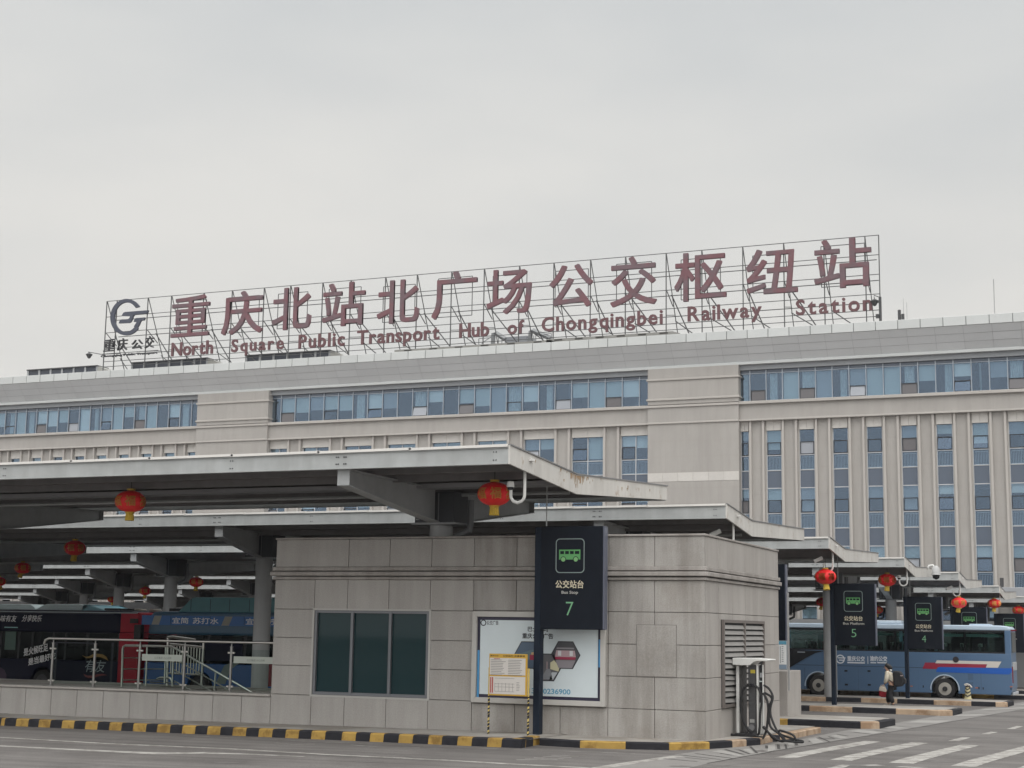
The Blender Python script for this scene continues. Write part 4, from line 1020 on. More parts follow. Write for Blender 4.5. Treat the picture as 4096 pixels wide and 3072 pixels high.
for x in xs[1:]:
    for y in (yn+.03, yn+2.41): b.box(x-.06, x+.06, y, y+.06, zg+sill-.02, zg+wtop+.02)
b.box(xs[0], xr, yn+.006, yn+.03, zg+sill-.015, zg+sill+.07); b.box(xs[0], xr, yn+.006, yn+.03, zg+wtop-.09, zg+wtop+.0)
b.build('window_pillars', blackp, coach)
b = MB()
for x in (xs[1]+.25, xs[2]+.2, xs[3]+.2, xs[4]+.15, X0c+1.1): b.box(x, x+.16, yn+.07, yn+.13, zg+sill, zg+wtop-.05); b.hexa([(x, yn+.07, zg+sill), (x+.10, yn+.07, zg+sill), (x+.10, yn+.13, zg+sill), (x, yn+.13, zg+sill), (x, yn+.07, zg+sill+.5), (x+.2, yn+.07, zg+sill+.5), (x+.2, yn+.13, zg+sill+.5), (x, yn+.13, zg+sill+.5)])
b.build('curtains', mat('coach_curtain', (.28, .50, .66), .8), coach)
bus_seats(coach, X0c+2, X1c-.8, yn, 2.5, zg+sill+.15, mat('seat_dark', (.035, .055, .06), .8))
b = MB(); b.box(X0c+1.2, X1c-.6, yn+.35, yn+.42, zg+wtop-.32, zg+wtop-.18); b.box(X0c+1.2, X1c-.6, yn+2.1, yn+2.17, zg+wtop-.32, zg+wtop-.18); b.build('luggage_rack', mat('rack_teal', (.42, .74, .72), .5), coach)
MB().box(X0c+2.2, X0c+2.8, yn+2.2, yn+2.3, zg+sill+.05, zg+wtop-.2).build('teal_blind', mat('teal', (.10, .50, .46), .6), coach)
b = MB(); x = X0c+2
while x < X1c-.8:
    for y in (yn+.16, yn+.62): b.box(x-.015, x+.13, y, y+.34, zg+sill+.28, zg+sill+.45)
    x += .85
b.build('headrest_covers', mat('headrest_pale', (.62, .66, .62), .8), coach, bevel=.02, seg=1)
MB().box(X0c+1, X1c-.6, yn+.9, yn+1.6, zg+wtop-.10, zg+wtop-.06).build('ceiling_panel', mat('ceiling_pale', (.6, .62, .6), .7), coach)
# black swept front quarter
pf_ = lambda x, y: (aty(x, y, yn).x, aty(x, y, yn).z)
plate('front_quarter_panel', [(X0c+.12, zg+sill+.02), pf_(3300, 2604), pf_(3288, 2606), pf_(3262, 2612), pf_(3220, 2634), pf_(3150, 2676), (X0c+.05, zg+sill-.75)], yn-.003, .012, blackp, coach)
plate('windscreen', [(X0c+.3, zg+sill), (X0c+.44, zg+sill), (X0c+.44, zg+wtop), (X0c+.38, zg+wtop)], yn-.003, .008, blackp, coach)
MB().box(pf_(3190, 2608)[0], pf_(3220, 2608)[0], yn-.03, yn-.016, pf_(3190, 2610)[1], pf_(3190, 2606)[1]).build('quarter_handle', mat('handle_pale', (.3, .33, .36), .4), coach)
z_ = lambda x, y: pf_(3100+x*.4521, 2150+y*.4521)
plate('white_stripe', [z_(1418, 1112), z_(1432, 1086), z_(2003, 1098), z_(1972, 1153), z_(1866, 1151), z_(1878, 1122)], yn-.002, .004, mat('stripe_white', (.62, .58, .53), .4), coach)
plate('red_stripe', [z_(1305, 1160), z_(1328, 1106), z_(1418, 1108), z_(1420, 1114), z_(1876, 1121), z_(1862, 1152), z_(1440, 1146), z_(1428, 1164)], yn-.002, .003, mat('stripe_red', (.30, .020, .050), .4), coach)
plate('blue_stripe', [z_(1425, 1190), z_(1430, 1164), z_(1452, 1145), z_(2095, 1158), z_(2095, 1190), z_(2072, 1212)], yn-.002, .0035, mat('stripe_blue', (.010, .10, .44), .4), coach)
wtxt = mat('coach_lettering', (.72, .75, .80), .5)
for s_, xa, xb2, za, zb2, sl in (('重庆公交', 640, 795, 1094, 1050, 0), ('渝约公交', 840, 992, 1094, 1050, 0)):
    (a, c), (d, e_) = z_(xa, za), z_(xb2, zb2); fit_text('lettering', s_, a, d, c, e_, yn-.003, wtxt, coach, .03, .002)
for xa, xb2 in ((640, 795), (845, 895), (905, 988)):
    (a, c), (d, e_) = z_(xa, 1112), z_(xb2, 1104); MB().box(a, d, yn-.005, yn-.001, c, e_).build('underline', wtxt, coach)
(a, c), (d, e_) = z_(820, 1118), z_(824, 1052); MB().box(a, d, yn-.005, yn-.001, c, e_).build('divider', wtxt, coach)
gx, gz_ = z_(578, 1076); gr_ = .225
ring_plate('emblem', *[[(gx+q_*math.cos(R_(v)), gz_+q_*math.sin(R_(v))) for v in range(0, 360, 12)] for q_ in (gr_, gr_*.74)], yn-.001, .004, wtxt, coach)
for dx0, dx1, dz in ((-.5, 1.15, .28), (-.3, .9, -.22)): MB().box(gx+gr_*dx0, gx+gr_*dx1, yn-.008, yn-.002, gz_+gr_*(dz-.12), gz_+gr_*(dz+.12)).build('emblem_bar', wtxt, coach)
b = MB()   # panel gaps
gp_ = lambda x0_, y0_, x1_, y1_: b.box(z_(x0_, y0_)[0], z_(x1_, y1_)[0], yn-.0015, yn+.001, z_(x1_, y1_)[1], z_(x0_, y0_)[1])
for x in (262, 545, 735, 935, 1265, 1820, 1658): gp_(x, 1150 if x != 1658 else 1022, x+5, 1352 if x != 1658 else 1190)
zg_ = z_(1100, 1147)[1]; b.box(z_(190, 1147)[0], z_(2095, 1147)[0], yn-.0015, yn+.001, zg_-.011, zg_+.011)
for j in range(5): gp_(1708+j*10, 1205, 1712+j*10, 1262); gp_(1708+j*10, 1280, 1712+j*10, 1330)
b.build('panel_gaps', mat('gap_dark', (.02, .03, .05), .6), coach)
for x, y in ((628, 1180), (832, 1182), (632, 1302), (835, 1304)): (a, c) = z_(x, y); MB().box(a-.075, a+.075, yn-.012, yn-.002, c-.04, c+.045).build('locker_handle', blackp, coach, bevel=.01)
for x, y in ((168, 1288), (1312, 1318), (1805, 1332), (1842, 1335), (2088, 1338)): (a, c) = z_(x, y); MB().box(a-.025, a+.025, yn-.010, yn-.002, c-.055, c+.055).build('lock', blackp, coach)
for x, y in ((215, 1230), (215, 1288), (1208, 1315), (1785, 1330), (2090, 1320)): (a, c) = z_(x, y); MB().box(a-.06, a+.06, yn-.012, yn-.002, c-.022, c+.022).build('side_marker_light', mat('marker_orange', (.45, .14, .06), .4), coach)
(a, c) = z_(1600, 1080); plate('fuel_cap', arc(a, c, .145, 0, 345, 20), yn-.006, .014, mat('cap_black', (.025, .02, .025), .5), coach)
# rear end of the coach: lights, window, bumper
rx = X1c
MB().box(rx-.010, rx+.02, yn+.35, yn+2.15, zg+sill+.05, zg+wtop-.06).build('rear_window', mat('rear_glass', (.10, .105, .10), .15), coach, bevel=.01)
MB().box(rx-.03, rx+.03, yn+.06, yn+.30, zg+.85, zg+1.65).build('tail_light', mat('tail_red', (.16, .008, .02), .25), coach, bevel=.03)
MB().box(rx-.02, rx+.05, yn+.05, yn+2.45, zg+skirt, zg+skirt+.14).build('bumper', mat('bumper_pale', (.45, .47, .50), .5), coach, bevel=.02)
MB().box(rx-.02, rx+.04, yn+.4, yn+2.1, zg+1.45, zg+1.85).build('engine_cover', mat('engine_pale', (.42, .43, .44), .4), coach, bevel=.02)
plate('roof_marker', [pf_(4040, 2520), pf_(4065, 2518), pf_(4068, 2523), pf_(4046, 2526)], yn-.002, .01, MATS['tail_red'], coach)
MB().box(aty(3470, 2490, yn).x-1.2, aty(3590, 2480, yn).x+.1, yn+.5, yn+2.0, zg+roof+.0, zg+roof+.19).build('air_conditioner', mat('ac_pale', (.52, .60, .68), .4), coach, bevel=.05)
MB().box(pf_(3870, 2494)[0], pf_(3955, 2494)[0], yn+.6, yn+1.7, zg+roof, zg+roof+.07).build('roof_hatch', croof, coach, bevel=.03)

# ---- navy city bus and blue city bus on the left
def city_bus(x0, x1, yn, label, body, roofc, name='city_bus', rearcol=None, rear_w=.9, wheels=()):
    zg = gz(-40, yn+1); t = thing(name, ((x0+x1)/2, yn+1.25, zg), label, 'bus', 'parked buses')
    top = aty(400, 2442, yn).z - zg
    bus_shell(t, x0, x1, yn, 2.5, zg, 1.35, 2.42, top, .30, wheels, .47, body, roofc, .18, rear_w, .07, rearcol)
    rd_ = mat('rim_dark', (.05, .05, .055), .6)
    for xc in wheels: wheel('wheel', t, xc, yn+.02, zg+.47, .47, rd_); wheel('wheel', t, xc, yn+2.2, zg+.47, .47, rd_)
    return t, zg, top
yb = 49.5
bx1 = aty(557, 2500, yb).x; bxr = aty(479, 2500, yb).x
navy = mat('bus_navy', (.007, .009, .030), .5, spec=.12); navyroof = mat('bus_roof_pale', (.72, .88, .90), .35)
redb = mat('bus_red', (.46, .012, .034), .45, spec=.25)
nbus, zg, top = city_bus(bx1-12.8, bx1, yb, 'navy city bus with a red rear end parked behind the glass railing at far left', navy, navy, rearcol=redb, rear_w=bx1-bxr, wheels=(aty(167, 2704, yb).x, bx1-9.2))
MB().box(bxr, bx1+.004, yb-.006, yb+2.506, zg+.32, zg+2.45).build('red_rear_wrap', redb, nbus, bevel=.03)
MB().box(bxr, bx1-.02, yb-.004, yb+2.504, zg+2.452, zg+top-.06).build('red_rear_top', redb, nbus, bevel=.05)
v_ = lambda x, y: (lambda p: (p.x, p.z))(aty(x*.30136, 2300+y*.30136, yb))
(a, c), (d, e_) = v_(1725, 640), v_(1840, 580); MB().box(a, d, yb-.012, yb-.007, c, e_).build('grille', mat('grille_brown', (.03, .022, .02), .6), nbus)
MB().box(bx1-11.4, bx1-.1, yb-.02, yb+.05, zg+top-.10, zg+top-.06).build('roof_rail', mat('rail_pale', (.45, .50, .53), .4), nbus)
# dark window strip, glazing seen through in two places
xw = [bx1-11.3] + [v_(x, 700)[0] for x in (20, 260, 440, 720, 880, 1170)] + [bxr]
for i in range(len(xw)-1):
    MB().box(xw[i]+.02, xw[i+1]-.02, yb+.010, yb+.022, zg+1.36, zg+2.41).build('window', busglass, nbus)
    MB().box(xw[i]+.02, xw[i+1]-.02, yb+2.478, yb+2.49, zg+1.36, zg+2.41).build('window', busglass if i in (1, 4) else blackp, nbus)
b = MB()
for x in xw[1:]: b.box(x-.05, x+.05, yb+.004, yb+.07, zg+1.34, zg+2.43); b.box(x-.05, x+.05, yb+2.43, yb+2.496, zg+1.34, zg+2.43)
b.box(xw[4], xw[5], yb+.03, yb+.05, zg+1.36, zg+2.42); b.box(xw[6], xw[7], yb+.03, yb+.05, zg+1.36, zg+2.42); b.box(xw[2], xw[3], yb+.03, yb+.05, zg+1.36, zg+1.6)
b.build('window_pillars', blackp, nbus)
bus_seats(nbus, bx1-10, bx1-1, yb, 2.5, zg+1.55, mat('seat_navy', (.03, .05, .05), .8))
(a, c), (d, e_) = v_(490, 750), v_(605, 705); MB().box(a, d, yb+.25, yb+.28, c, e_).build('destination_display', emit('display_red', (1, .10, .03), 1.6), nbus)
for (xa, ya, xb2, yb2, m_) in ((60, 990, 218, 750, mat('door_green', (.05, .13, .10), .4)), (60, 700, 238, 690, MATS['rack_teal'])):
    (a, c), (d, e_) = v_(xa, ya), v_(xb2, yb2); MB().box(a, d, yb-.012, yb-.004, c, e_).build('door_pane', m_, nbus)
wl = mat('bus_white_print', (.92, .92, .93), .5)
(a, c), (d, e_) = v_(-75, 618), v_(240, 535); fit_text('lettering', '品味有友', a, d-.1, c, e_, yb-.004, wl, nbus, .015, .002, slant=.28)
(a, c), (d, e_) = v_(285, 618), v_(575, 532); fit_text('lettering', '分享快乐', a, d-.1, c, e_, yb-.004, wl, nbus, .015, .002, slant=.28)
(a, c), (d, e_) = v_(315, 1080), v_(640, 985); fit_text('lettering', '是火候旺足', a, d, c, e_, yb-.004, wl, nbus, .03, .002, slant=-.08, shear=.20)
(a, c), (d, e_) = v_(375, 1205), v_(740, 1120); fit_text('lettering', '是当最好吃', a, d, c, e_, yb-.004, wl, nbus, .03, .002, slant=-.08, shear=.22)
(a, c), (d, e_) = v_(1115, 1285), v_(1390, 1130); fit_text('lettering', '有友', a, d, c, e_, yb-.004, mat('print_silver', (.40, .45, .48), .4), nbus, .0, .002, slant=.22)
def swoosh(name, pts, m_): plate(name, [v_(*p) for p in pts], yb-.003, .004, m_, nbus)
swoosh('orange_swoosh', [(1085, 1065), (1140, 1085), (1180, 1080), (1220, 1058), (1290, 1044), (1370, 1055), (1415, 1085), (1440, 1140), (1390, 1110), (1330, 1090), (1260, 1085), (1200, 1100), (1150, 1105)], mat('swoosh_orange', (.36, .20, .04), .5))
swoosh('red_swoosh', [(1108, 1310), (1160, 1335), (1230, 1335), (1300, 1315), (1370, 1312), (1425, 1330), (1360, 1335), (1300, 1345), (1240, 1368), (1180, 1368), (1130, 1350)], mat('swoosh_red', (.22, .03, .035), .5))
plate('purple_patch', [v_(-60, 1440), v_(70, 1440), v_(90, 1330), v_(60, 1260), v_(-60, 1180)], yb-.003, .003, mat('patch_purple', (.035, .006, .045), .5), nbus)
b = MB()
for xa, ya, xb2, yb2 in ((735, 900, 738, 1440), (735, 898, 1250, 901), (1248, 900, 1251, 1440), (1480, 900, 1483, 1440), (-60, 500, 1510, 503)): (a, c), (d, e_) = v_(xa, yb2), v_(xb2, ya); b.box(a, d, yb-.003, yb+.001, c, e_)
b.build('panel_gaps', mat('gap_navy', (.03, .035, .055), .5), nbus)
# roof pods
def pod(t, x0, x1, z0, h, m_, yn, taper0=.5, taper1=.5):
    return MB().prism([(x0, z0), (x0+taper0, z0+h*.8), (x0+taper0*1.4, z0+h), (x1-taper1*1.4, z0+h), (x1-taper1, z0+h*.8), (x1, z0)], 'y', yn+.3, yn+2.2).build('roof_pod', m_, t, bevel=.04)
zr1 = zg+top
pod(nbus, bx1-11, v_(430, 440)[0], zr1-.02, .24, navyroof, yb, .4, .3); pod(nbus, v_(380, 440)[0], v_(1060, 440)[0], zr1-.02, .26, mat('pod_pale', (.62, .75, .77), .4), yb, .45, .1)
pod(nbus, v_(1010, 440)[0], v_(1380, 440)[0], zr1-.02, .24, mat('pod_teal', (.20, .45, .54), .4), yb, .3, .8)
MB().box(v_(1320, 440)[0], v_(1530, 440)[0], yb+.3, yb+1.4, zr1-.01, zr1+.10).build('roof_box', blackp, nbus, bevel=.02)
cream = mat('vent_cream', (.42, .38, .32), .5)
for x in (1605, 1805): (a, c) = v_(x, 440); MB().lathe([(.20, 0), (.25, .05), (.22, .10), (.05, .11)], (a, yb+1.25, zr1-.01), 18).build('roof_vent', cream, nbus, smooth=True)

lbx0 = bx1+.35
bbl = mat('bus_blue', (.03, .12, .36), .4)
bbus, zg, top = city_bus(lbx0, lbx0+10.6, yb-.05, 'blue city bus with a teal roof housing behind the thick column and glass railing', bbl, mat('bus_roof_blue', (.06, .15, .25), .35), wheels=(lbx0+2.6, lbx0+8.3))
yq = yb-.05
u_ = lambda x, y: (lambda p: (p.x, p.z))(aty(500+x*.30135, 2300+y*.30135, yq))
xw = [lbx0+.12] + [u_(x, 760)[0] for x in (575, 790, 1120, 1600)] + [lbx0+7.2, lbx0+9.7]
for i in range(len(xw)-1):
    MB().box(xw[i]+.02, xw[i+1]-.02, yq+.010, yq+.022, zg+1.36, zg+2.41).build('window', busglass, bbus)
    MB().box(xw[i]+.02, xw[i+1]-.02, yq+2.478, yq+2.49, zg+1.36, zg+2.41).build('window', busglass if i in (0, 2, 3) else blackp, bbus)
b = MB()
for x in xw[1:]:
    for y in (yq+.004, yq+2.43): b.box(x-.05, x+.05, y, y+.066, zg+1.34, zg+2.43)
b.build('window_pillars', blackp, bbus)
bus_seats(bbus, lbx0+3.0, lbx0+9.5, yq, 2.5, zg+1.55, MATS['seat_navy'])
(a, c) = u_(195, 700); MB().box(a-.02, a+.32, yq-.35, yq-.12, u_(0, 845)[1], u_(0, 655)[1]).build('mirror', blackp, bbus, bevel=.04)
for x in (880, 915): MB().tube([(u_(x, 700)[0], yq+1.2, zg+1.0), (u_(x, 700)[0], yq+1.2, zg+2.4)], .02, 6).build('grab_pole', mat('grab_pole', (.4, .42, .4), .4), bbus)
(a, c), (d, e_) = u_(1000, 770), u_(1075, 725); MB().box(a, d, yq+1.6, yq+1.7, c, e_).build('passenger_notice', mat('notice_orange', (.50, .24, .12), .6), bbus)
(a, c), (d, e_) = u_(1415, 860), u_(1535, 800); MB().box(a, d, yq+.1, yq+.12, c, e_).build('window_sticker', mat('sticker_teal', (.20, .33, .31), .5), bbus)
(a, c), (d, e_) = u_(1415, 770), u_(1548, 715); MB().box(a, d, yq+.1, yq+.12, c, e_).build('window_sticker', mat('sticker_teal', (.20, .33, .31), .5), bbus)
bp = mat('board_blue', (.05, .19, .52), .4)
zt0, zt1 = u_(0, 655)[1], u_(0, 530)[1]
bord = [(u_(228, 600)[0], u_(608, 600)[0]), (u_(616, 600)[0], u_(1132, 600)[0]), (u_(1140, 600)[0], u_(1585, 600)[0]), (u_(1592, 600)[0], lbx0+9.2)]
wp = mat('board_white', (.92, .93, .95), .5)
for i, (a, d) in enumerate(bord):
    bo = MB().box(a, d, yq-.03, yq-.004, zt0, zt1).build('route_board', bp, bbus, bevel=.008)
    if i in (0, 2):
        x0_, x1_ = (360, 495) if i == 0 else (1285, 1435)
        (xa, za), (xb2, zb2) = u_(x0_, 648), u_(x1_, 538)
        plate('stripe', [(xa, zt0+.01), (xa+.34, zt0+.01), (xb2, zt1-.01), (xb2-.34, zt1-.01)], yq-.031, .003, mat('stripe_cream', (.42, .41, .36), .5), bo)
    else:
        x0_ = a+.06
        fit_text('lettering', '宜简', x0_, x0_+.75, zt0+.06, zt1-.07, yq-.031, wp, bo, .02, .002)
        fit_text('lettering', '苏打水', x0_+.95, x0_+2.12, zt0+.06, zt1-.07, yq-.031, wp, bo, .02, .002)
(a, c) = u_(700, 470); (d, e_) = u_(1655, 300)
pd = MB().prism([(a, zg+top-.02), (u_(870, 310)[0], e_-.06), (u_(930, 300)[0], e_), (lbx0+6.4, e_), (lbx0+6.8, e_-.2), (lbx0+6.9, zg+top-.02)], 'y', yq+.02, yq+2.3).build('roof_housing', mat('housing_teal', (.10, .28, .32), .45, var=.1), bbus, bevel=.03)
b = MB()
for x in (872, 1130, 1385, 1650): (xa, _z) = u_(x, 400); b.box(xa-.012, xa+.012, yq+.012, yq+.03, zg+top+.02, e_-.07)
b.build('housing_ribs', mat('rib_teal', (.03, .08, .10), .5), pd)
pod(bbus, lbx0+7.0, lbx0+10, zg+top-.02, .38, mat('pod_pale', (.40, .49, .51), .4), yq)
MB().lathe([(.22, 0), (.26, .05), (.22, .09), (.05, .10)], (u_(640, 440)[0], yq+1.2, zg+top-.01), 18).build('roof_vent', cream, bbus, smooth=True)
MB().box(u_(460, 440)[0], u_(570, 440)[0], yq+.6, yq+1.2, zg+top-.01, zg+top+.13).build('roof_box', blackp, bbus, bevel=.03)
plate('red_poster', [u_(1845, 1480), u_(1845, 1180), u_(2100, 1185), u_(2100, 1480)], yq-.003, .004, mat('poster_red', (.26, .022, .035), .5), bbus)
plate('pale_swash', [u_(1200, 1440), u_(1320, 1200), u_(1500, 1130), u_(1540, 1150), u_(1400, 1260), u_(1330, 1450)], yq-.003, .004, mat('swash_grey', (.20, .25, .24), .5), bbus)
plate('dark_skirt', [u_(1000, 1140), u_(1000, 900), u_(1560, 900), u_(1560, 1080), u_(1400, 1140)], yq-.003, .003, navy, bbus)

# ================================================================== PERSON WITH BACKPACK
def skinned(name, joints, edges, material, parent, root=0, sub=2):
    me = bpy.data.meshes.new(name); me.from_pydata([j[0] for j in joints], edges, []); me.materials.append(material)
    o = bpy.data.objects.new(name, me); COL.objects.link(o); o.parent = parent
    sk = o.modifiers.new('skin', 'SKIN'); sk.use_smooth_shade = True
    for i, j in enumerate(joints):
        v = me.skin_vertices[0].data[i]; r = j[1] if isinstance(j[1], tuple) else (j[1], j[1]); v.radius = r; v.use_root = (i == root)
    o.modifiers.new('sub', 'SUBSURF').levels = sub; o.modifiers[-1].render_levels = sub
    return o
pp = atg(3565, 2826); 
per = thing('person', tuple(pp), 'person in cream jacket and black trousers with a black backpack crossing the bus lane', 'person')
# local frame: walks towards -X (left), leaning forward; height about 1.66
J = [((.06, 0, .92), (.13, .15)), ((.02, 0, 1.10), (.12, .15)), ((-.06, 0, 1.30), (.12, .18)), ((-.10, 0, 1.41), (.065, .09)), ((-.14, 0, 1.49), .05),
     ((-.17, 0, 1.57), (.085, .075)), ((-.17, 0, 1.66), (.07, .068)),
     ((-.07, -.20, 1.34), .062), ((-.10, -.26, 1.10), .05), ((-.22, -.22, .90), .040),        # near arm
     ((-.07, .20, 1.34), .062), ((-.12, .26, 1.10), .05), ((-.25, .18, .92), .040),            # far arm
     ((.05, -.10, .84), .095), ((-.04, -.11, .50), .070), ((.10, -.11, .12), .048), ((.09, -.11, .06), .04),
     ((.05, .10, .84), .095), ((-.12, .11, .50), .070), ((-.13, .11, .12), .048), ((-.14, .11, .06), .04)]
E_ = [(0, 1), (1, 2), (2, 3), (3, 4), (4, 5), (5, 6), (2, 7), (7, 8), (8, 9), (2, 10), (10, 11), (11, 12), (0, 13), (13, 14), (14, 15), (15, 16), (0, 17), (17, 18), (18, 19), (19, 20)]
skinned('body', J, E_, skin, per)
cream_m = mat('jacket_cream', (.62, .57, .46), .8, var=.08, scale=6); blackc = mat('trousers_black', (.012, .012, .015), .8)
Jk = [((.04, 0, .95), (.18, .20)), ((.0, 0, 1.10), (.18, .20)), ((-.07, 0, 1.30), (.17, .215)), ((-.11, 0, 1.43), (.085, .11)),
      ((-.09, -.22, 1.33), .10), ((-.13, -.275, 1.10), .088), ((-.20, -.235, .94), .055), ((-.07, .22, 1.33), .085), ((-.12, .275, 1.10), .072), ((-.23, .20, .95), .055)]
skinned('jacket', Jk, [(0, 1), (1, 2), (2, 3), (2, 4), (4, 5), (5, 6), (2, 7), (7, 8), (8, 9)], cream_m, per)
Jt = [((.06, 0, .92), (.17, .19)), ((.05, -.10, .80), .14), ((-.04, -.11, .50), .115), ((.10, -.11, .12), .105), ((.05, .10, .80), .14), ((-.12, .11, .50), .115), ((-.13, .11, .12), .10)]
skinned('trousers', Jt, [(0, 1), (1, 2), (2, 3), (0, 4), (4, 5), (5, 6)], blackc, per)
for y, x, z in ((-.115, .09, .03), (.115, -.14, .03)):
    MB().prism([(x+.08, z-.03), (x+.08, z+.06), (x-.04, z+.07), (x-.20, z+.02), (x-.20, z-.03)], 'y', y-.045, y+.045).build('shoe', mat('shoe_cream', (.50, .46, .38), .6) if y > 0 else mat('shoe_black', (.02, .02, .02), .6), per, bevel=.015, org=Vector((0, 0, 0)))
skinned('hair', [((-.22, 0, 1.69), (.065, .075)), ((-.14, 0, 1.66), (.12, .11)), ((-.04, 0, 1.60), (.12, .11)), ((.07, 0, 1.48), (.07, .09))], [(0, 1), (1, 2), (2, 3)], hair, per)
skinned('hood', [((.00, -.10, 1.44), .05), ((.02, 0, 1.46), .06), ((.00, .10, 1.44), .05)], [(0, 1), (1, 2)], white, per)
MB().prism([(-.245, 1.55), (-.285, 1.53), (-.25, 1.515)], 'y', -.015, .015).build('nose', skin, per, org=Vector((0, 0, 0)))
for s_ in (-1, 1):
    MB().lathe([(.004, -.008), (.010, 0), (.004, .008)], (-.243, s_*.032, 1.585), 8).build('eye', hair, per, org=Vector((0, 0, 0)))
for hx, hy, hz2 in ((-.235, -.22, .875), (-.265, .17, .89)):
    jj = [((hx, hy, hz2), (.030, .022))]; ee = []
    for i in range(4):
        yo = -.024+.016*i; jj += [((hx-.03, hy+yo, hz2-.05), .009), ((hx-.055, hy+yo, hz2-.085), .008), ((hx-.035, hy+yo, hz2-.11), .007)]
        n0 = len(jj)-3; ee += [(0, n0), (n0, n0+1), (n0+1, n0+2)]
    jj += [((hx-.045, hy-.03, hz2-.02), .010), ((hx-.07, hy-.02, hz2-.05), .008)]; ee += [(0, len(jj)-2), (len(jj)-2, len(jj)-1)]
    skinned('hand', jj, ee, skin, per, sub=1)
bpk = thing('backpack', tuple(pp+Vector((.33, 0, .85))), 'bulky black backpack on the back of the walking person', 'backpack')
MB().prism([(.08, .86), (.13, .80), (.40, .82), (.50, .95), (.47, 1.25), (.36, 1.42), (.14, 1.45), (.05, 1.38)], 'y', -.19, .19).build('pack', mat('pack_black', (.014, .014, .017), .7, var=.2), bpk, bevel=.06, seg=3, org=Vector((.27, 0, .85)))
MB().prism([(.47, .92), (.56, .95), (.56, 1.12), (.485, 1.18)], 'y', -.13, .13).build('front_pocket', mat('pocket_black', (.02, .02, .023), .7), bpk, bevel=.03, org=Vector((.27, 0, .85)))
for s_ in (-1, 1): MB().tube([(.10, s_*.13, 1.42), (-.06, s_*.15, 1.45), (-.17, s_*.15, 1.34), (-.14, s_*.16, 1.12), (.06, s_*.17, .95)], .018, 6).build('strap', MATS['pack_black'], bpk, org=Vector((.27, 0, .85)))
MB().box(.36, .46, -.194, -.19, 1.24, 1.27).build('zip_tab', mat('zip_pale', (.5, .4, .4), .5), bpk, org=Vector((.27, 0, .85)))
hb1 = thing('handbag', tuple(pp+Vector((-.28, -.22, .62))), 'small cream handbag in the near hand of the walking person', 'handbag')
MB().prism([(-.44, .63), (-.15, .58), (-.13, .66), (-.20, .78), (-.40, .80)], 'y', -.30, -.19).build('bag', mat('bag_cream', (.52, .46, .38), .6), hb1, bevel=.02, org=Vector((-.28, -.22, .62)))
MB().tube([(-.38, -.245, .79), (-.36, -.245, .86), (-.29, -.245, .87), (-.25, -.245, .78)], .009, 6).build('handle', MATS['bag_cream'], hb1, org=Vector((-.28, -.22, .62)))
hb2 = thing('carrier_bag', tuple(pp+Vector((-.4, .17, .4))), 'red and white carrier bag held low by the walking person', 'bag')
MB().prism([(-.50, .42), (-.42, .36), (-.22, .36), (-.18, .50), (-.20, .66), (-.50, .66)], 'y', .08, .26).build('bag', mat('bag_red', (.42, .02, .035), .6), hb2, bevel=.03, org=Vector((-.4, .17, .4)))
MB().prism([(-.49, .655), (-.21, .655), (-.24, .76), (-.30, .86), (-.36, .86), (-.44, .76)], 'y', .10, .24).build('bag_top', mat('bag_white', (.6, .56, .52), .6), hb2, bevel=.02, org=Vector((-.4, .17, .4)))

# striped bollard beside the coach
cp = aty(3872, 2795, 71.9); cp.z = gz(cp.x, 71.9)+.2
cn = thing('striped_bollard', tuple(cp), 'short bollard with yellow and dark chevrons and a rag on top beside the coach', 'bollard')
cyl = mat('cone_yellow', (.50, .45, .26), .7, var=.15); cdk = mat('cone_dark', (.06, .055, .05), .7)
MB().lathe([(.24, 0), (.24, .03), (.19, .05), (.165, .3), (.14, .62), (.12, .66)], cp, 20).build('body', cyl, cn, smooth=True)
for i in range(3):
    z = .12+i*.19; b = MB()
    for s_ in (-1, 1):
        for j in range(6):
            a0, a1 = R_(-90+s_*j*12), R_(-90+s_*(j+1)*12); za, zb2 = z+.018*j, z+.018*(j+1); r = .192-.052*(z/.62)
            P = [(cp.x+rr_*math.cos(aa), cp.y+rr_*math.sin(aa), cp.z+zz) for rr_ in (r, r+.006) for aa, zz in ((a0, za), (a1, zb2), (a1, zb2+.085), (a0, za+.085))]
            b.hexa(P)
    b.build('chevron', cdk, cn)
MB().lathe([(.12, .66), (.13, .72), (.10, .80), (.03, .83)], cp, 12).build('cap', mat('cone_cap', (.05, .035, .03), .7), cn)
MB().prism([(-.20, .84), (-.05, .90), (.12, .84), (.27, .68), (.20, .64), (.10, .76), (-.14, .74)], 'y', -.10, .10).build('rag', mat('rag_pale', (.48, .45, .42), .8), cn, bevel=.02, org=Vector((0, 0, 0)))

# ================================================================== OFFICE BUILDING
FY = 116.0
BXL, BXR = -122, 14
off = thing('office_building', (-52, FY, -1), 'long beige stone office block with blue ribbon windows and fins rising behind the canopies', 'building')
zr_t, zr_b = aty(3396, 1460, FY).z, aty(3396, 1589, FY).z           # ribbon window
zb_b = aty(3396, 1671, FY).z; zw_t = aty(3361, 1712, FY).z; HS = zw_t - aty(3361, 1947, FY).z
zc_t, zc_b = 25.91, 25.20
zl = aty(2048, 1511.5, FY-.25).z
PA = (aty(785, 1720, FY-.6).x, aty(1070, 1700, FY-.6).x); PB = (aty(2591, 1600, FY-.6).x, aty(2954, 1600, FY-.6).x)
SECT = [(BXL, PA[0]), (PA[1], PB[0]), (PB[1], BXR)]
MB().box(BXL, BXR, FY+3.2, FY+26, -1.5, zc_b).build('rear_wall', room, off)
b = MB()
for z in [zr_b-.35]+[zw_t-HS*i-.0+.05 for i in range(5)]: b.box(BXL, BXR, FY+.5, FY+3.2, z-.15, z+.15)
x = BXL
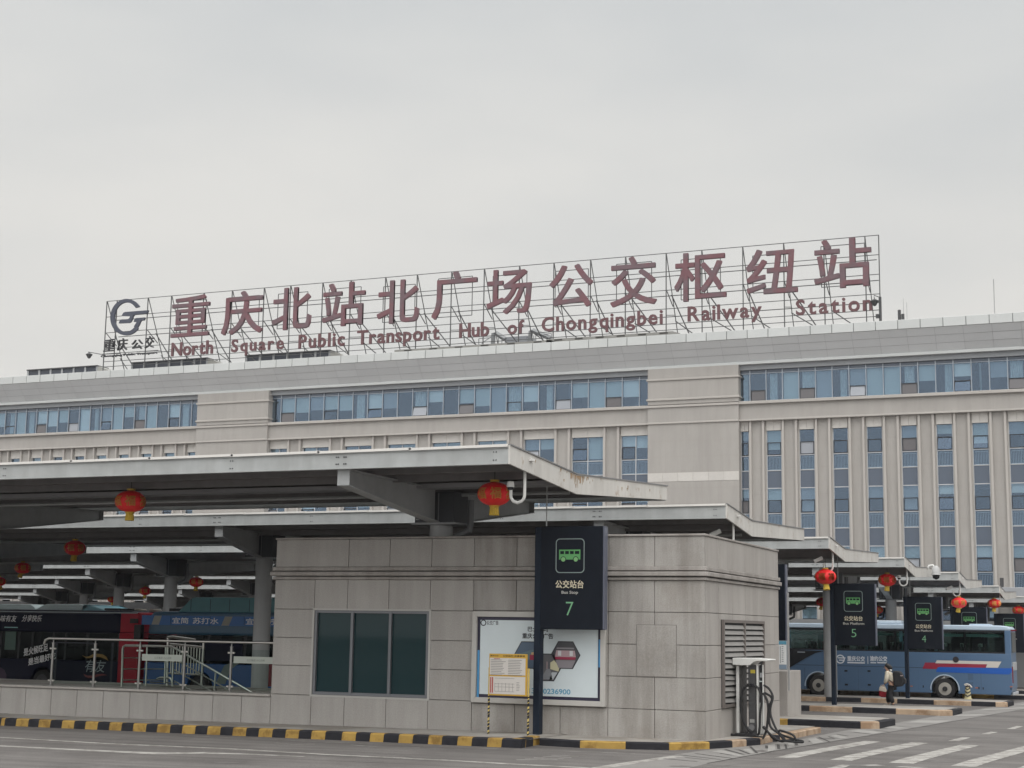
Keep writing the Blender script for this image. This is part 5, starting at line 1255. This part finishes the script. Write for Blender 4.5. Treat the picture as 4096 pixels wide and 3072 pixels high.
while x < BXR: b.box(x, x+.15, FY+.5, FY+3.2, -1, zr_t); x += 5.9
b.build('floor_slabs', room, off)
# overhanging cornice: coping, sloped tiled soffit, lip
b = MB(); x = BXL
while x < BXR: b.box(x+.02, x+1.62, FY-1.6, FY-.4, zc_b, zc_t); x += 1.65
b.build('parapet_coping', coping_m, off, bevel=.02, seg=1)
MB().box(BXL, BXR, FY-1.57, FY-.5, zc_b+.03, zc_t-.02).build('coping_core', mat('coping_gap', (.16, .17, .17), .6), off)
# soffit with a fine tile grid
t_ = 0; b = MB(); g2 = MB(); ya, za, yb2, zb2 = FY-1.55, zc_b-.005, FY-.28, zl+.26
rows = 3; x = BXL
while x < BXR:
    for r in range(rows):
        f0, f1 = r/rows+.008, (r+1)/rows-.008
        b.face([(x+.010, ya+(yb2-ya)*f0, za+(zb2-za)*f0), (x+2.04, ya+(yb2-ya)*f0, za+(zb2-za)*f0), (x+2.04, ya+(yb2-ya)*f1, za+(zb2-za)*f1), (x+.010, ya+(yb2-ya)*f1, za+(zb2-za)*f1)])
    x += 2.05
b.build('soffit_tiles', soff2, off)
MB().prism([(ya+.012, za+.03), (yb2+.03, zb2+.01), (FY+.3, zb2+.01), (FY+.3, za+.03)], 'x', BXL, BXR).build('soffit_backing', mat('soffit_joint', (.46, .47, .48), .7), off)
MB().box(BXL, BXR, FY-.40, FY+.3, zl+.02, zl+.255).build('cornice_lip', coping_m, off, bevel=.02, seg=1)
MB().box(BXL, BXR, FY-.15, FY+.6, zr_t+.005, zl+.015).build('upper_recess', mat('recess_grey', (.25, .26, .275), .7), off)
MB().box(BXL, BXR, FY-1.5, FY+26, zc_t-.35, zc_t-.25).build('roof_slab', mat('roof_grey', (.3, .3, .3), .8), off)
# stone bands
b = MB(); b.box(BXL, BXR, FY-.35, FY+.45, zb_b+.14, zr_b-.26); b.build('stone_band', beige, off)
b = MB(); b.box(BXL, BXR, FY-.58, FY+.45, zr_b-.26, zr_b-.12); b.box(BXL, BXR, FY-.50, FY+.45, zr_b-.118, zr_b-.01); b.box(BXL, BXR, FY-.48, FY+.45, zb_b, zb_b+.138); b.build('ledge', beige2, off, bevel=.02, seg=1)
# solid piers
for p0, p1 in (PA, PB):
    w_ = MB(); w_.box(p0, p1, FY-.6, FY+.6, -1.2, zb_b-.002); w_.box(p0, p1, FY-.62, FY+.6, zb_b+.14, zr_b-.262); w_.box(p0, p1, FY-.6, FY+.6, zr_b-.008, zl+.01)
    pr = w_.build('pier', beige, off)
    b = MB(); e_ = .10
    for z in (zr_b+.30, zr_b+.36+(zr_t-zr_b)*.62): b.box(p0-e_, p1+e_, FY-.70, FY+.5, z, z+.16)
    b.box(p0-.02, p1+.02, FY-.72, FY+.5, zr_b-.27, zr_b-.10); b.box(p0-.02, p1+.02, FY-.70, FY+.5, zb_b-.01, zb_b+.13)
    b.build('pier_ledge', beige2, pr, bevel=.02, seg=1)
    zb0, zb1 = aty(2769, 1924, FY-.6).z, aty(2769, 1889, FY-.6).z
    b = MB(); x = p0
    while x < p1-.1: b.box(x+.01, min(x+1.25, p1)-.01, FY-.62, FY-.5, zb0, zb1); x += 1.25
    b.build('pale_band', whitepanel, pr)
    b = MB()
    z = zb_b-1.4
    while z > 0: b.box(p0, p1, FY-.604, FY-.59, z, z+.014); z -= 1.25
    x = p0+1.5
    while x < p1: b.box(x, x+.014, FY-.6035, FY-.59, 0, zb_b-.1); x += 1.5
    b.build('stone_joints', panelrec, pr)
rw = random.Random(11)
def vent(parent, x0, x1, z0, z1, tilt, m_):
    b = MB(); y0 = FY+.12-tilt
    b.hexa([(x0, y0, z0), (x1, y0, z0), (x1, y0+.03, z0), (x0, y0+.03, z0), (x0, FY+.12, z1), (x1, FY+.12, z1), (x1, FY+.15, z1), (x0, FY+.15, z1)])
    b.build('vent_pane', m_, parent)
    b = MB(); f = .05
    for a, c, d, e2 in ((x0-f, x0+.01, z0-f, z1+f), (x1-.01, x1+f, z0-f, z1+f)): b.box(a, c, FY+.06, FY+.16, d, e2)
    b.box(x0+.01, x1-.01, FY+.06, FY+.16, z1-.01, z1+f); b.box(x0+.01, x1-.01, FY+.06, FY+.16, z0-f, z0+.01); b.build('vent_frame', frame_d, parent)
# ribbon windows
def ribbon(xs):
    b = MB()
    for i, x in enumerate(xs): b.box(x-.035, x+.035, FY+.03, FY+.2, zr_b, zr_t)
    b.box(xs[0], xs[-1], FY+.035, FY+.2, zr_b, zr_b+.05); b.box(xs[0], xs[-1], FY+.04, FY+.19, zr_t-.30, zr_t-.26)
    rb = b.build('ribbon_window', mullion, off)
    for i in range(len(xs)-1):
        x0, x1 = xs[i]+.036, xs[i+1]-.036
        MB().box(x0, x1, FY+.12, FY+.13, zr_t-.26, zr_t).build('top_pane', spandrel, rb)
        k = i % 4; H = zr_t-.30-zr_b-.05
        has_vent = (i % 3 == 1) and x1-x0 > .8
        zv_ = zr_b+.05+H*.40
        MB().box(x0, x1, FY+.118, FY+.126, (zv_ if has_vent else zr_b+.05), zr_t-.30).build('pane', officeglass, rb)
        if has_vent: vent(rb, x0+.06, x1-.06, zr_b+.10, zv_-.06, rw.choice([.0, .05, .18]), rw.choice([ventpane, ventpane2, officeglass, officeglass]))
        r = rw.random()
        if i % 2 == 1 and r < .9 or r < .25:
            d = rw.choice([.55, .62, .7, 1.0, 1.0, .45])*H
            MB().box(x0+.02, x1-.02, FY+.24, FY+.25, zr_t-.30-d, zr_t-.30).build('blind', rw.choice([blind_a, blind_a, blind_b, blind_c]), rb)
        elif r < .75:
            n = 9; s0, s1 = sorted((rw.uniform(0, .5), rw.uniform(.5, 1)))
            pts = [(x0+(x1-x0)*(s0+(s1-s0)*j/n), FY+.30+(.05 if j % 2 else 0)) for j in range(n+1)]; b = MB()
            for j in range(n): b.face([(*pts[j], zr_b+.05), (*pts[j+1], zr_b+.05), (*pts[j+1], zr_t-.3), (*pts[j], zr_t-.3)])
            b.build('curtain', curtain_m, rb)
R4 = [aty(x*.633, 1500+y*.633, FY).x for x, y in ((30, 300), (1208, 250))]
st_ = (R4[1]-R4[0])/17
xs = [R4[1]-st_*i for i in range(28)][::-1]; xs = [x for x in xs if x > BXL] + [PA[0]+.1]
ribbon(xs)
M0, M1 = PA[1]-.1, PB[0]+.1; ribbon([M0] + [M0+(M1-M0)*(i+.7)/24.4 for i in range(24)] + [M1])
Rr = [aty(2600+x*.6763, 1200+y*.6763, FY).x for x, y in ((590, 500), (2115, 430))]; sr_ = (Rr[1]-Rr[0])/15
ribbon([PB[1]-.1]+[Rr[0]+sr_*i for i in range(int((BXR-Rr[0])/sr_))])
# bays with fins, lintels and storey high windows
def window(x0, x1, zt, wide, tiny=False):
    zs = [zt, zt-HS*.204, zt-HS*.434, zt-HS*.693, zt-HS]
    b = MB()
    for z in zs[1:]: b.box(x0, x1, FY+.08, FY+.2, z-.035, z+.035) if z not in (zs[1],) else None
    b.box(x0, x0+.05, FY+.085, FY+.2, zs[4], zs[0]); b.box(x1-.05, x1, FY+.085, FY+.2, zs[4], zs[0])
    if wide: b.box((x0+x1)/2-.035, (x0+x1)/2+.035, FY+.083, FY+.2, zs[4], zs[0])
    w_ = b.build('window', transom, off)
    cells = [(x0+.05, (x0+x1)/2-.035), ((x0+x1)/2+.035, x1-.05)] if wide else [(x0+.05, x1-.05)]
    for ci, (a, c) in enumerate(cells):
        if ci == 0:
            MB().box(a, c, FY+.12, FY+.13, zs[1]+.0, zs[0]).build('pane', officeglass, w_)
            vent(w_, a+.05, c-.05, zs[2]+.09, zs[1]-.05, rw.choice([0, 0, .04, .2]), rw.choice([officeglass]*5+[ventpane2, ventpane]))
        else: MB().box(a, c, FY+.12, FY+.13, zs[2]+.035, zs[0]).build('pane', officeglass, w_)
        MB().box(a, c, FY+.12, FY+.13, zs[3]+.035, zs[2]-.035).build('pane', officeglass, w_)
        MB().box(a, c, FY+.12, FY+.135, zs[4]+.035, zs[3]-.035).build('spandrel_pane', spandrel, w_)
        r = rw.random()
        if r < .8:
            d = rw.choice([.7, .85, 1, 1.5, 1.8])
            MB().box(a+.02, c-.02, FY+.26, FY+.27, zs[0]-HS*.22*d, zs[0]).build('blind', rw.choice([blind_a, blind_a, blind_b, blind_c]), w_)
    b = MB(); X0, X1, Z0, Z1 = x0+.14, x1-.14, zs[3]+.10, zs[2]-.16
    n = int((X1-X0)/.11)
    for j in range(n+1): xx = X0+(X1-X0)*j/n; b.box(xx-.012, xx+.012, FY+.30, FY+.32, Z0, Z1)
    b.box(X0, X1, FY+.298, FY+.325, Z1, Z1+.04); b.box(X0, X1, FY+.298, FY+.325, Z0-.04, Z0)
    b.build('inner_railing', mat('rail_pale_grey', (.42, .44, .47), .5), w_)
def bays(cs, wid, wide, xmin, xmax, floors, fin, gap):
    """cs: bay centres; fins stand either side of each bay, stone recess between neighbouring bays"""
    for c in cs:
        x0, x1 = max(c-wid/2, xmin), min(c+wid/2, xmax)
        if x1-x0 < .25: continue
        for s_, xe in ((-1, c-wid/2), (1, c+wid/2)):
            a, d = (xe-gap-fin, xe-gap) if s_ < 0 else (xe+gap, xe+gap+fin)
            ga, gd = (xe-gap, xe) if s_ < 0 else (xe, xe+gap)
            if a > xmin and d < xmax: MB().box(a, d, FY-.30, FY+.2, -1, zb_b-.003).box(ga, gd, FY+.02, FY+.25, -1, zb_b-.003).build('fin', beige2, off)
        lint = MB().box(x0+.012, (x0+x1)/2-.006, FY-.05, FY+.2, zw_t+.03, zb_b-.004).box((x0+x1)/2+.006, x1-.012, FY-.05, FY+.2, zw_t+.03, zb_b-.004)
        lint.box(x0+.012, x1-.012, FY-.09, FY+.2, zw_t+.002, zw_t+.028).build('lintel_panel', whitepanel, off)
        for f in range(floors): window(x0, x1, zw_t-HS*f, wide)
    spans = [(cs[i]+wid/2+gap+fin, cs[i+1]-wid/2-gap-fin) for i in range(len(cs)-1)]
    spans += [(xmin, cs[0]-wid/2-gap-fin), (cs[-1]+wid/2+gap+fin, xmax)]
    for a, d in spans:
        if d-a < .05: continue
        rw_ = MB().box(a, d, FY-.10, FY+.25, -1, zb_b-.003).build('recessed_wall', beige, off)
        jn = MB(); z = zw_t-.9
        while z > 1: jn.box(a, d, FY-.104, FY-.09, z, z+.016); z -= HS/2.2
        jn.build('stone_joints', panelrec, rw_)
cR = [aty(x, 1722, FY).x for x in (3095, 3921)]; dR = (cR[1]-cR[0])/6
bays([cR[0]+dR*i for i in range(-1, 11)], abs(aty(3125, 1722, FY).x-aty(3065, 1722, FY).x), False, PB[1], BXR, 4, .17, .10)
cM = [aty(x, 1860, FY).x for x in (1431.7, 2349.5)]; dM = (cM[1]-cM[0])/5
bays([cM[0]+dM*i for i in range(-2, 7)], abs(aty(2217.7, 1760, FY).x-aty(2096, 1760, FY).x), True, PA[1], PB[0], 3, .20, .08)
cL = [aty(x, 1830, FY).x for x in (64, 678.8)]; dL = (cL[1]-cL[0])/7
bays([cL[0]+dL*i for i in range(-3, 9)], abs(aty(84, 1830, FY).x-aty(44, 1830, FY).x), False, BXL, PA[0], 3, .16, .10)
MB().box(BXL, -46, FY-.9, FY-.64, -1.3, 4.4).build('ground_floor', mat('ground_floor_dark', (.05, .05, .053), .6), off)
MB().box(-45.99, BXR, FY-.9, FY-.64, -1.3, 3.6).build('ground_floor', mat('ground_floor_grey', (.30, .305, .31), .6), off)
ex = aty(4005, 2355, FY-4).x
MB().box(ex, BXR, FY-4.5, FY-.3, aty(4050, 2368, FY-4).z-.5, aty(4050, 2350, FY-4).z).build('entrance_canopy', mat('podium_grey', (.30, .31, .33), .6), off, bevel=.04)
kx = aty(4008, 2343, FY-4); MB().box(kx.x-.12, kx.x+.12, FY-4.2, FY-3.9, kx.z-.1, kx.z+.55).build('flood_lamp', grey_d, off, bevel=.03)

# rooftop plant seen over the parapet
RYf = 118.5
def rp_(x, y, Y=RYf): return aty(x, y, Y)
vm = mat('plant_dark', (.035, .042, .060), .35); vl = mat('plant_post', (.34, .35, .36), .5); vg = mat('plant_lid', (.36, .355, .33), .6)
for i, (xa, xb2, yt, lab) in enumerate(((112, 388, 1478, 'leftmost rooftop vent house with dark louvre openings'), (528, 828, 1448, 'middle rooftop vent house behind the first words of the roof sign'), (985, 1318, 1418, 'right rooftop vent house below the word Public of the roof sign'))):
    p0, p1 = rp_(xa, yt), rp_(xb2, yt-16); zt = (p0.z+p1.z)/2; zb_ = 25.5
    t = thing('rooftop_vent', ((p0.x+p1.x)/2, RYf, zb_), lab, 'roof vent', 'vent houses along the roof edge')
    MB().box(p0.x, p1.x, RYf+.08, RYf+1.6, zb_, zt-.10).build('louvre_box', vm, t)
    b = MB(); n = 6
    for j in range(n+1): x = p0.x+(p1.x-p0.x)*j/n; b.box(x-.10, x+.10, RYf, RYf+.078, zb_, zt-.10)
    b.build('posts', vl, t)
    MB().prism([(p0.x-.1, zt-.098), (p1.x+.1, zt-.098), (p1.x+.1, zt), (p0.x-.1, zt)], 'y', RYf-.1, RYf+1.7).build('lid', grey_d, t)
    MB().prism([(p1.x+.002, zb_), (p1.x+2.2, zb_), (p1.x+2.2, zb_+.95), (p1.x+.3, zt-.12), (p1.x+.002, zt-.102)], 'y', RYf+.02, RYf+1.6).build('sloped_hood', vg, t, bevel=.02)
for xa, ya, xb2, yb2, lab in ((1578, 1398, 2200, 1362, 'long low concrete upstand on the roof, left of the small rooftop shelter'), (2185, 1357, 2690, 1325, 'long low concrete upstand on the roof, right of the small rooftop shelter')):
    p0, p1 = rp_(xa, ya, 116.2), rp_(xb2, yb2, 116.2); zt = (p0.z+p1.z)/2
    t = thing('rooftop_upstand', ((p0.x+p1.x)/2, 116.2, 25.5), lab, 'upstand', 'concrete upstands on the roof edge')
    MB().prism([(p0.x, 25.5), (p1.x+.7, 25.5), (p1.x+.6, zt-.2), (p1.x, zt), (p0.x, zt)], 'y', 116.2, 117).build('kerb_beam', mat('upstand_grey', (.25, .245, .23), .8, var=.15), t)
    b = MB()
    for j in range(6): x = p0.x+(p1.x-p0.x)*(j+.4)/6; b.box(x, x+.7, 116.17, 116.199, zt-.16, zt-.06)
    b.build('slots', mat('slot_dark', (.045, .042, .04), .9), t)
Ys = 121
t = thing('rooftop_shelter', tuple(rp_(2080, 1370, Ys)), 'small grey rooftop shelter between two slanted frames behind the word Hub', 'shelter')
f_ = lambda x, y: (lambda p: (p.x, p.z))(aty(1550+x*.5425, 1300+y*.5425, Ys))
MB().prism([f_(862, 150), f_(1030, 145), f_(1030, 78), f_(870, 90)], 'y', Ys, Ys+2).build('wall', mat('shelter_grey', (.30, .315, .34), .5), t)
for pts in (((780, 150), (785, 65), (800, 60), (870, 105)), ((1050, 140), (1060, 50), (1075, 42), (1205, 100))):
    MB().tube([(f_(*p)[0], Ys-.1, f_(*p)[1]) for p in pts], .22, 4).build('slanted_frame', mat('frame_grey', (.26, .27, .28), .5), t)
b = MB()
for pts in (((680, 105), (680, 150)), ((680, 103), (780, 95)), ((1160, 70), (1215, 65)), ((1215, 65), (1218, 120)), ((700, 140), (770, 90)), ((825, 90), (825, 140)), ((850, 95), (850, 140)), ((1085, 80), (1085, 130)), ((1100, 75), (1100, 128))):
    b.tube([(f_(*p)[0], Ys-.2, f_(*p)[1]) for p in pts], .045, 5)
b.build('guard_rails', vl, t)
for x, y0, w_, lab in ((3597, 1240, .12, 'taller of two short dark posts on the roof right of the sign'), (3611, 1256, .12, 'shorter of two short dark posts on the roof right of the sign'), (3974, 1117, .035, 'tall hair thin mast on the roof near the right edge')):
    p = aty(x, y0, 116.5); t = thing('roof_mast', (p.x, 116.5, 25.6), lab, 'mast', 'masts on the roof')
    MB().tube([(p.x, 116.5, 25.6), (p.x, 116.5, p.z)], w_, 6).build('pole', grey_d if w_ > .1 else mat('mast_pale', (.35, .35, .35), .6), t)
    if w_ > .1: MB().tube([(p.x+.3, 116.6, 25.6), (p.x+.3, 116.6, p.z+.9)], .018, 5).build('whip_aerial', MATS.get('mast_pale') or mat('mast_pale', (.35, .35, .35), .6), t)

# ================================================================== ROOF SIGN
SY_ = 117.0
zt_ = 33.29; zbs = 25.6
sg = thing('rooftop_sign', (-57, SY_, zbs), 'huge rooftop sign of red Chinese characters and English words on an open steel frame', 'sign')
pxs = [421, 462, 586, 680, 810, 924, 1052, 1158, 1287, 1400, 1539, 1666, 1804, 1935, 2076, 2214, 2361, 2501, 2664, 2807, 2971, 3135, 3296, 3461, 3516]
PX = [aty(x, 1350-.09*x, SY_).x for x in pxs]
for x in PX:
    MB().box(x-.038, x+.038, SY_, SY_+.076, zbs, zt_).build('post', framem, sg)
hzs = [zt_, zt_-1.56, zt_-3.12, zt_-4.68, zt_-5.95, zt_-6.45]
for z in hzs: MB().box(PX[0], PX[-1], SY_+.08, SY_+.13, z-.026, z+.026).build('rail', framem, sg)
for z, y in ((zt_-3.3, 118.4), (zt_-4.9, 119.2), (zt_-1.8, 117.7)): MB().box(PX[0]+.5, PX[-1]-.3, y, y+.06, z-.03, z+.03).build('rear_rail', framem, sg)
for i, x in enumerate(PX):
    if i in (1, 24): continue
    b = MB(); b.bar((x, SY_+.12, zt_-.05), (x, 121.0, zbs), .06, .06)
    b.bar((x, SY_+.15, zt_-3.1), (x, 118.9, zt_-4.1), .06, .06); b.bar((x, SY_+.15, zt_-5.2), (x, 119.4, zt_-4.75), .06, .06)
    if i < 22: b.bar((x, 118.5, zt_-3.2), (x+(2.6 if i % 2 else 1.2), 122.3, zbs), .07, .07)
    if i < len(PX)-2: b.bar((x, 119.5, zt_-5.2), (PX[i+1], 117.2, zbs+.2) if i % 2 else (PX[i+1], 120.8, zbs+.1), .07, .07)
    b.build('raker', framem, sg)
b = MB()
LY = SY_-.12
def zpx(xc, y): return aty(xc, y, LY).z
def big(ch, x0, x1, y0, y1):
    yc, h = (y0+y1)/2, (y1-y0)-.072*(x1-x0); xc = (x0+x1)/2
    X0, X1 = aty(x0, yc, LY).x, aty(x1, yc, LY).x
    fit_text('character', ch, X0, X1, zpx(xc, yc+h/2), zpx(xc, yc-h/2), LY, letter_red, sg, .014, .11)
    fr = MB(); d = .25
    xa, xb2, za, zb2 = X0+(X1-X0)*.12, X1-(X1-X0)*.12, zpx(xc, yc+h*.45), zpx(xc, yc-h*.38)
    for s_ in (xa, xb2): fr.box(s_-.03, s_+.03, SY_-.005, SY_+.04, za, zb2)
    for z in (za, zb2): fr.box(xa, xb2, SY_-.006, SY_+.035, z-.03, z+.03)
    fr.build('letter_frame', framem, sg)
for a in (('重', 688, 838, 1177, 1351), ('庆', 889, 1052, 1159, 1342), ('北', 1090, 1245, 1145, 1324), ('站', 1292, 1460, 1124, 1310), ('北', 1510, 1677, 1114, 1299),
          ('广', 1729, 1908, 1080, 1280), ('场', 1948, 2126, 1070, 1262), ('公', 2198, 2372, 1052, 1237), ('交', 2442, 2627, 1020, 1230), ('枢', 2698, 2905, 1001, 1210),
          ('纽', 2985, 3190, 987, 1182), ('站', 3256, 3486, 946, 1160)): big(*a)
def word(txt, x0, x1, yt, yb):
    X0, X1 = aty(x0, yb, LY).x, aty(x1, yb-.072*(x1-x0), LY).x; z0, z1 = aty(x0, yb, LY).z, aty(x0, yt, LY).z
    sc_ = (z1-z0)/.69; gl = [text_mesh(c, 1, .022, 1.0) for c in txt]; bs = [bbox(m_) for m_ in gl]
    tot = sum((q_[1]-q_[0])*sc_ for q_ in bs); gap = (X1-X0-tot)/max(1, len(txt)-1); x = X0; org = root_of(sg)
    for m_, q_ in zip(gl, bs):
        for v in m_.vertices: v.co = Vector((x+(v.co.x-q_[0])*sc_, LY-v.co.z*.07, z0+v.co.y*sc_))-org
        m_.materials.append(letter_edge); m_.name = 'letter'; o = bpy.data.objects.new('letter', m_); COL.objects.link(o); o.parent = sg
        x += (q_[1]-q_[0])*sc_+gap
for a in (('North', 685, 851, 1373, 1424), ('Square', 925, 1134, 1360, 1408), ('Public', 1194, 1378, 1341, 1393), ('Transport', 1428, 1757, 1324, 1378), ('Hub', 1837, 1956, 1296, 1350),
          ('of', 2031, 2096, 1285, 1336), ('Chongqingbei', 2167, 2651, 1272, 1326), ('Railway', 2751, 3047, 1228, 1285), ('Station', 3184, 3489, 1202, 1260)): word(*a)
# company emblem and small lettering at the left end
l_ = lambda x, y: (lambda p: (p.x, p.z))(aty(380+x*.18086, 1150+y*.18086, LY))
out_, inn_ = [], []
for i in range(41):
    f = i/40; ao, ai = R_(33+(318-33)*f), R_(37+(330-37)*f)
    out_.append(l_(700+350*math.cos(ao), 657-402*math.sin(ao)-.07*350*math.cos(ao)*.6)); inn_.append(l_(700+262*math.cos(ai), 657-325*math.sin(ai)-.07*262*math.cos(ai)*.6))
em = MB().prism(out_+inn_[::-1], 'y', LY-.1, LY+.1).build('emblem', logo_m, sg)
MB().prism([l_(*p) for p in ((600, 630), (640, 560), (680, 545), (1190, 505), (1165, 575), (880, 605), (850, 640), (835, 700), (800, 765), (760, 785), (535, 795), (565, 725), (600, 710), (740, 705), (775, 680), (790, 635))], 'y', LY-.1, LY+.1).build('emblem_bar', logo_m, em)
MB().prism([l_(*p) for p in ((865, 760), (890, 700), (920, 680), (1115, 665), (1095, 725), (1030, 735), (1010, 765), (985, 830), (935, 905), (870, 870), (935, 765))], 'y', LY-.102, LY+.102).build('emblem_bar', logo_m, em)
for ch, x0, x1, y0, y1 in (('重', 195, 430, 1135, 1420), ('庆', 495, 710, 1115, 1395), ('公', 805, 1050, 1145, 1370), ('交', 1105, 1300, 1065, 1345)):
    (a, c), (d, e_) = l_(x0, (y0+y1)/2), l_(x1, (y0+y1)/2); z0_, z1_ = l_((x0+x1)/2, y1-8)[1], l_((x0+x1)/2, y0+8)[1]
    fit_text('character', ch, a, d, z0_, z1_, LY, callig, sg, .012, .08, slant=.05)
(a, c), (d, e_) = l_(130, 1560), l_(1375, 1480); z1_ = l_(130, 1500)[1]
fit_text('lettering', 'Chongqing Public Transport', a, d, c, z1_, LY, callig, sg, .03, .06)
MB().box(a, d, SY_-.02, SY_+.03, l_(130, 1500)[1]+.1, l_(130, 1500)[1]+.16).build('rail', framem, sg)
# cameras at both ends of the sign
for x, y, arm, lab in ((357, 1413, ((357, 1413), (353, 1408), (420, 1420)), 'dome camera on an arm left of the rooftop sign'), (3498, 1198, ((3498, 1196), (3496, 1181), (3519, 1189)), 'dome camera on the right hand end post of the rooftop sign')):
    Yc_ = SY_-.2; p = aty(x, y, Yc_)
    t = thing('roof_camera', tuple(p), lab, 'camera', 'dome cameras on the rooftop sign')
    MB().lathe([(.05, .05), (.18, -.02), (.34, -.12), (.30, -.18), (.22, -.30), (.14, -.46), (.05, -.52)], p, 14).build('housing', grey_d, t, smooth=True)
    MB().tube([tuple(aty(*q_, Yc_)) for q_ in arm], .04, 6).build('arm', framem, t)
p0, p1 = aty(3519, 1188, SY_-.2), aty(3522, 1275, SY_-.2)
t = thing('roof_post', (p1.x, SY_-.2, 25.6), 'thick short post with a small control box at the right end of the rooftop sign', 'post')
MB().tube([(p1.x, SY_-.2, 25.6), (p1.x, SY_-.2, p0.z)], .11, 8).build('pole', grey_d, t)
q0, q1 = aty(3504, 1258, SY_-.2), aty(3516, 1272, SY_-.2); MB().box(q0.x, q1.x, SY_-.35, SY_-.05, q1.z, q0.z).build('control_box', grey_d, t)
bpy.context.view_layer.update()

# white road fence beside the photographer's back: seen mirrored in the booth window
gf = thing('guard_fence', (-24, -5, 0), 'white barred road fence mirrored faintly in the booth window', 'fence')
b = MB(); x = -40
while x < -8: b.box(x-.02, x+.02, -5.02, -4.98, .15, 1.0); x += .14
b.build('bars', white, gf)
MB().box(-40, -8, -5.03, -4.97, 1.0, 1.06).box(-40, -8, -5.03, -4.97, .09, .15).build('rails', white, gf)
for i in range(14): MB().box(-40+i*2.4, -39.92+i*2.4, -5.04, -4.96, 0, 1.15).build('post', white, gf)

# the grey damp air of the day
hz = MB().box(-500, 300, -120, 400, -2.6, 60).build('haze', None)
hz.data.materials.clear(); HM = bpy.data.materials.new('haze'); HM.use_nodes = True
hn, hl = HM.node_tree.nodes, HM.node_tree.links; hn.clear()
ho = hn.new('ShaderNodeOutputMaterial'); pv = hn.new('ShaderNodeVolumePrincipled'); pv.inputs['Density'].default_value = .0002
pv.inputs['Color'].default_value = (.93, .95, .98, 1); pv.inputs['Anisotropy'].default_value = .2
hl.new(pv.outputs[0], ho.inputs['Volume']); hz.data.materials.append(HM); hz['kind'] = 'stuff'
bpy.context.view_layer.update()
cn.scale = (.78, .78, .78)
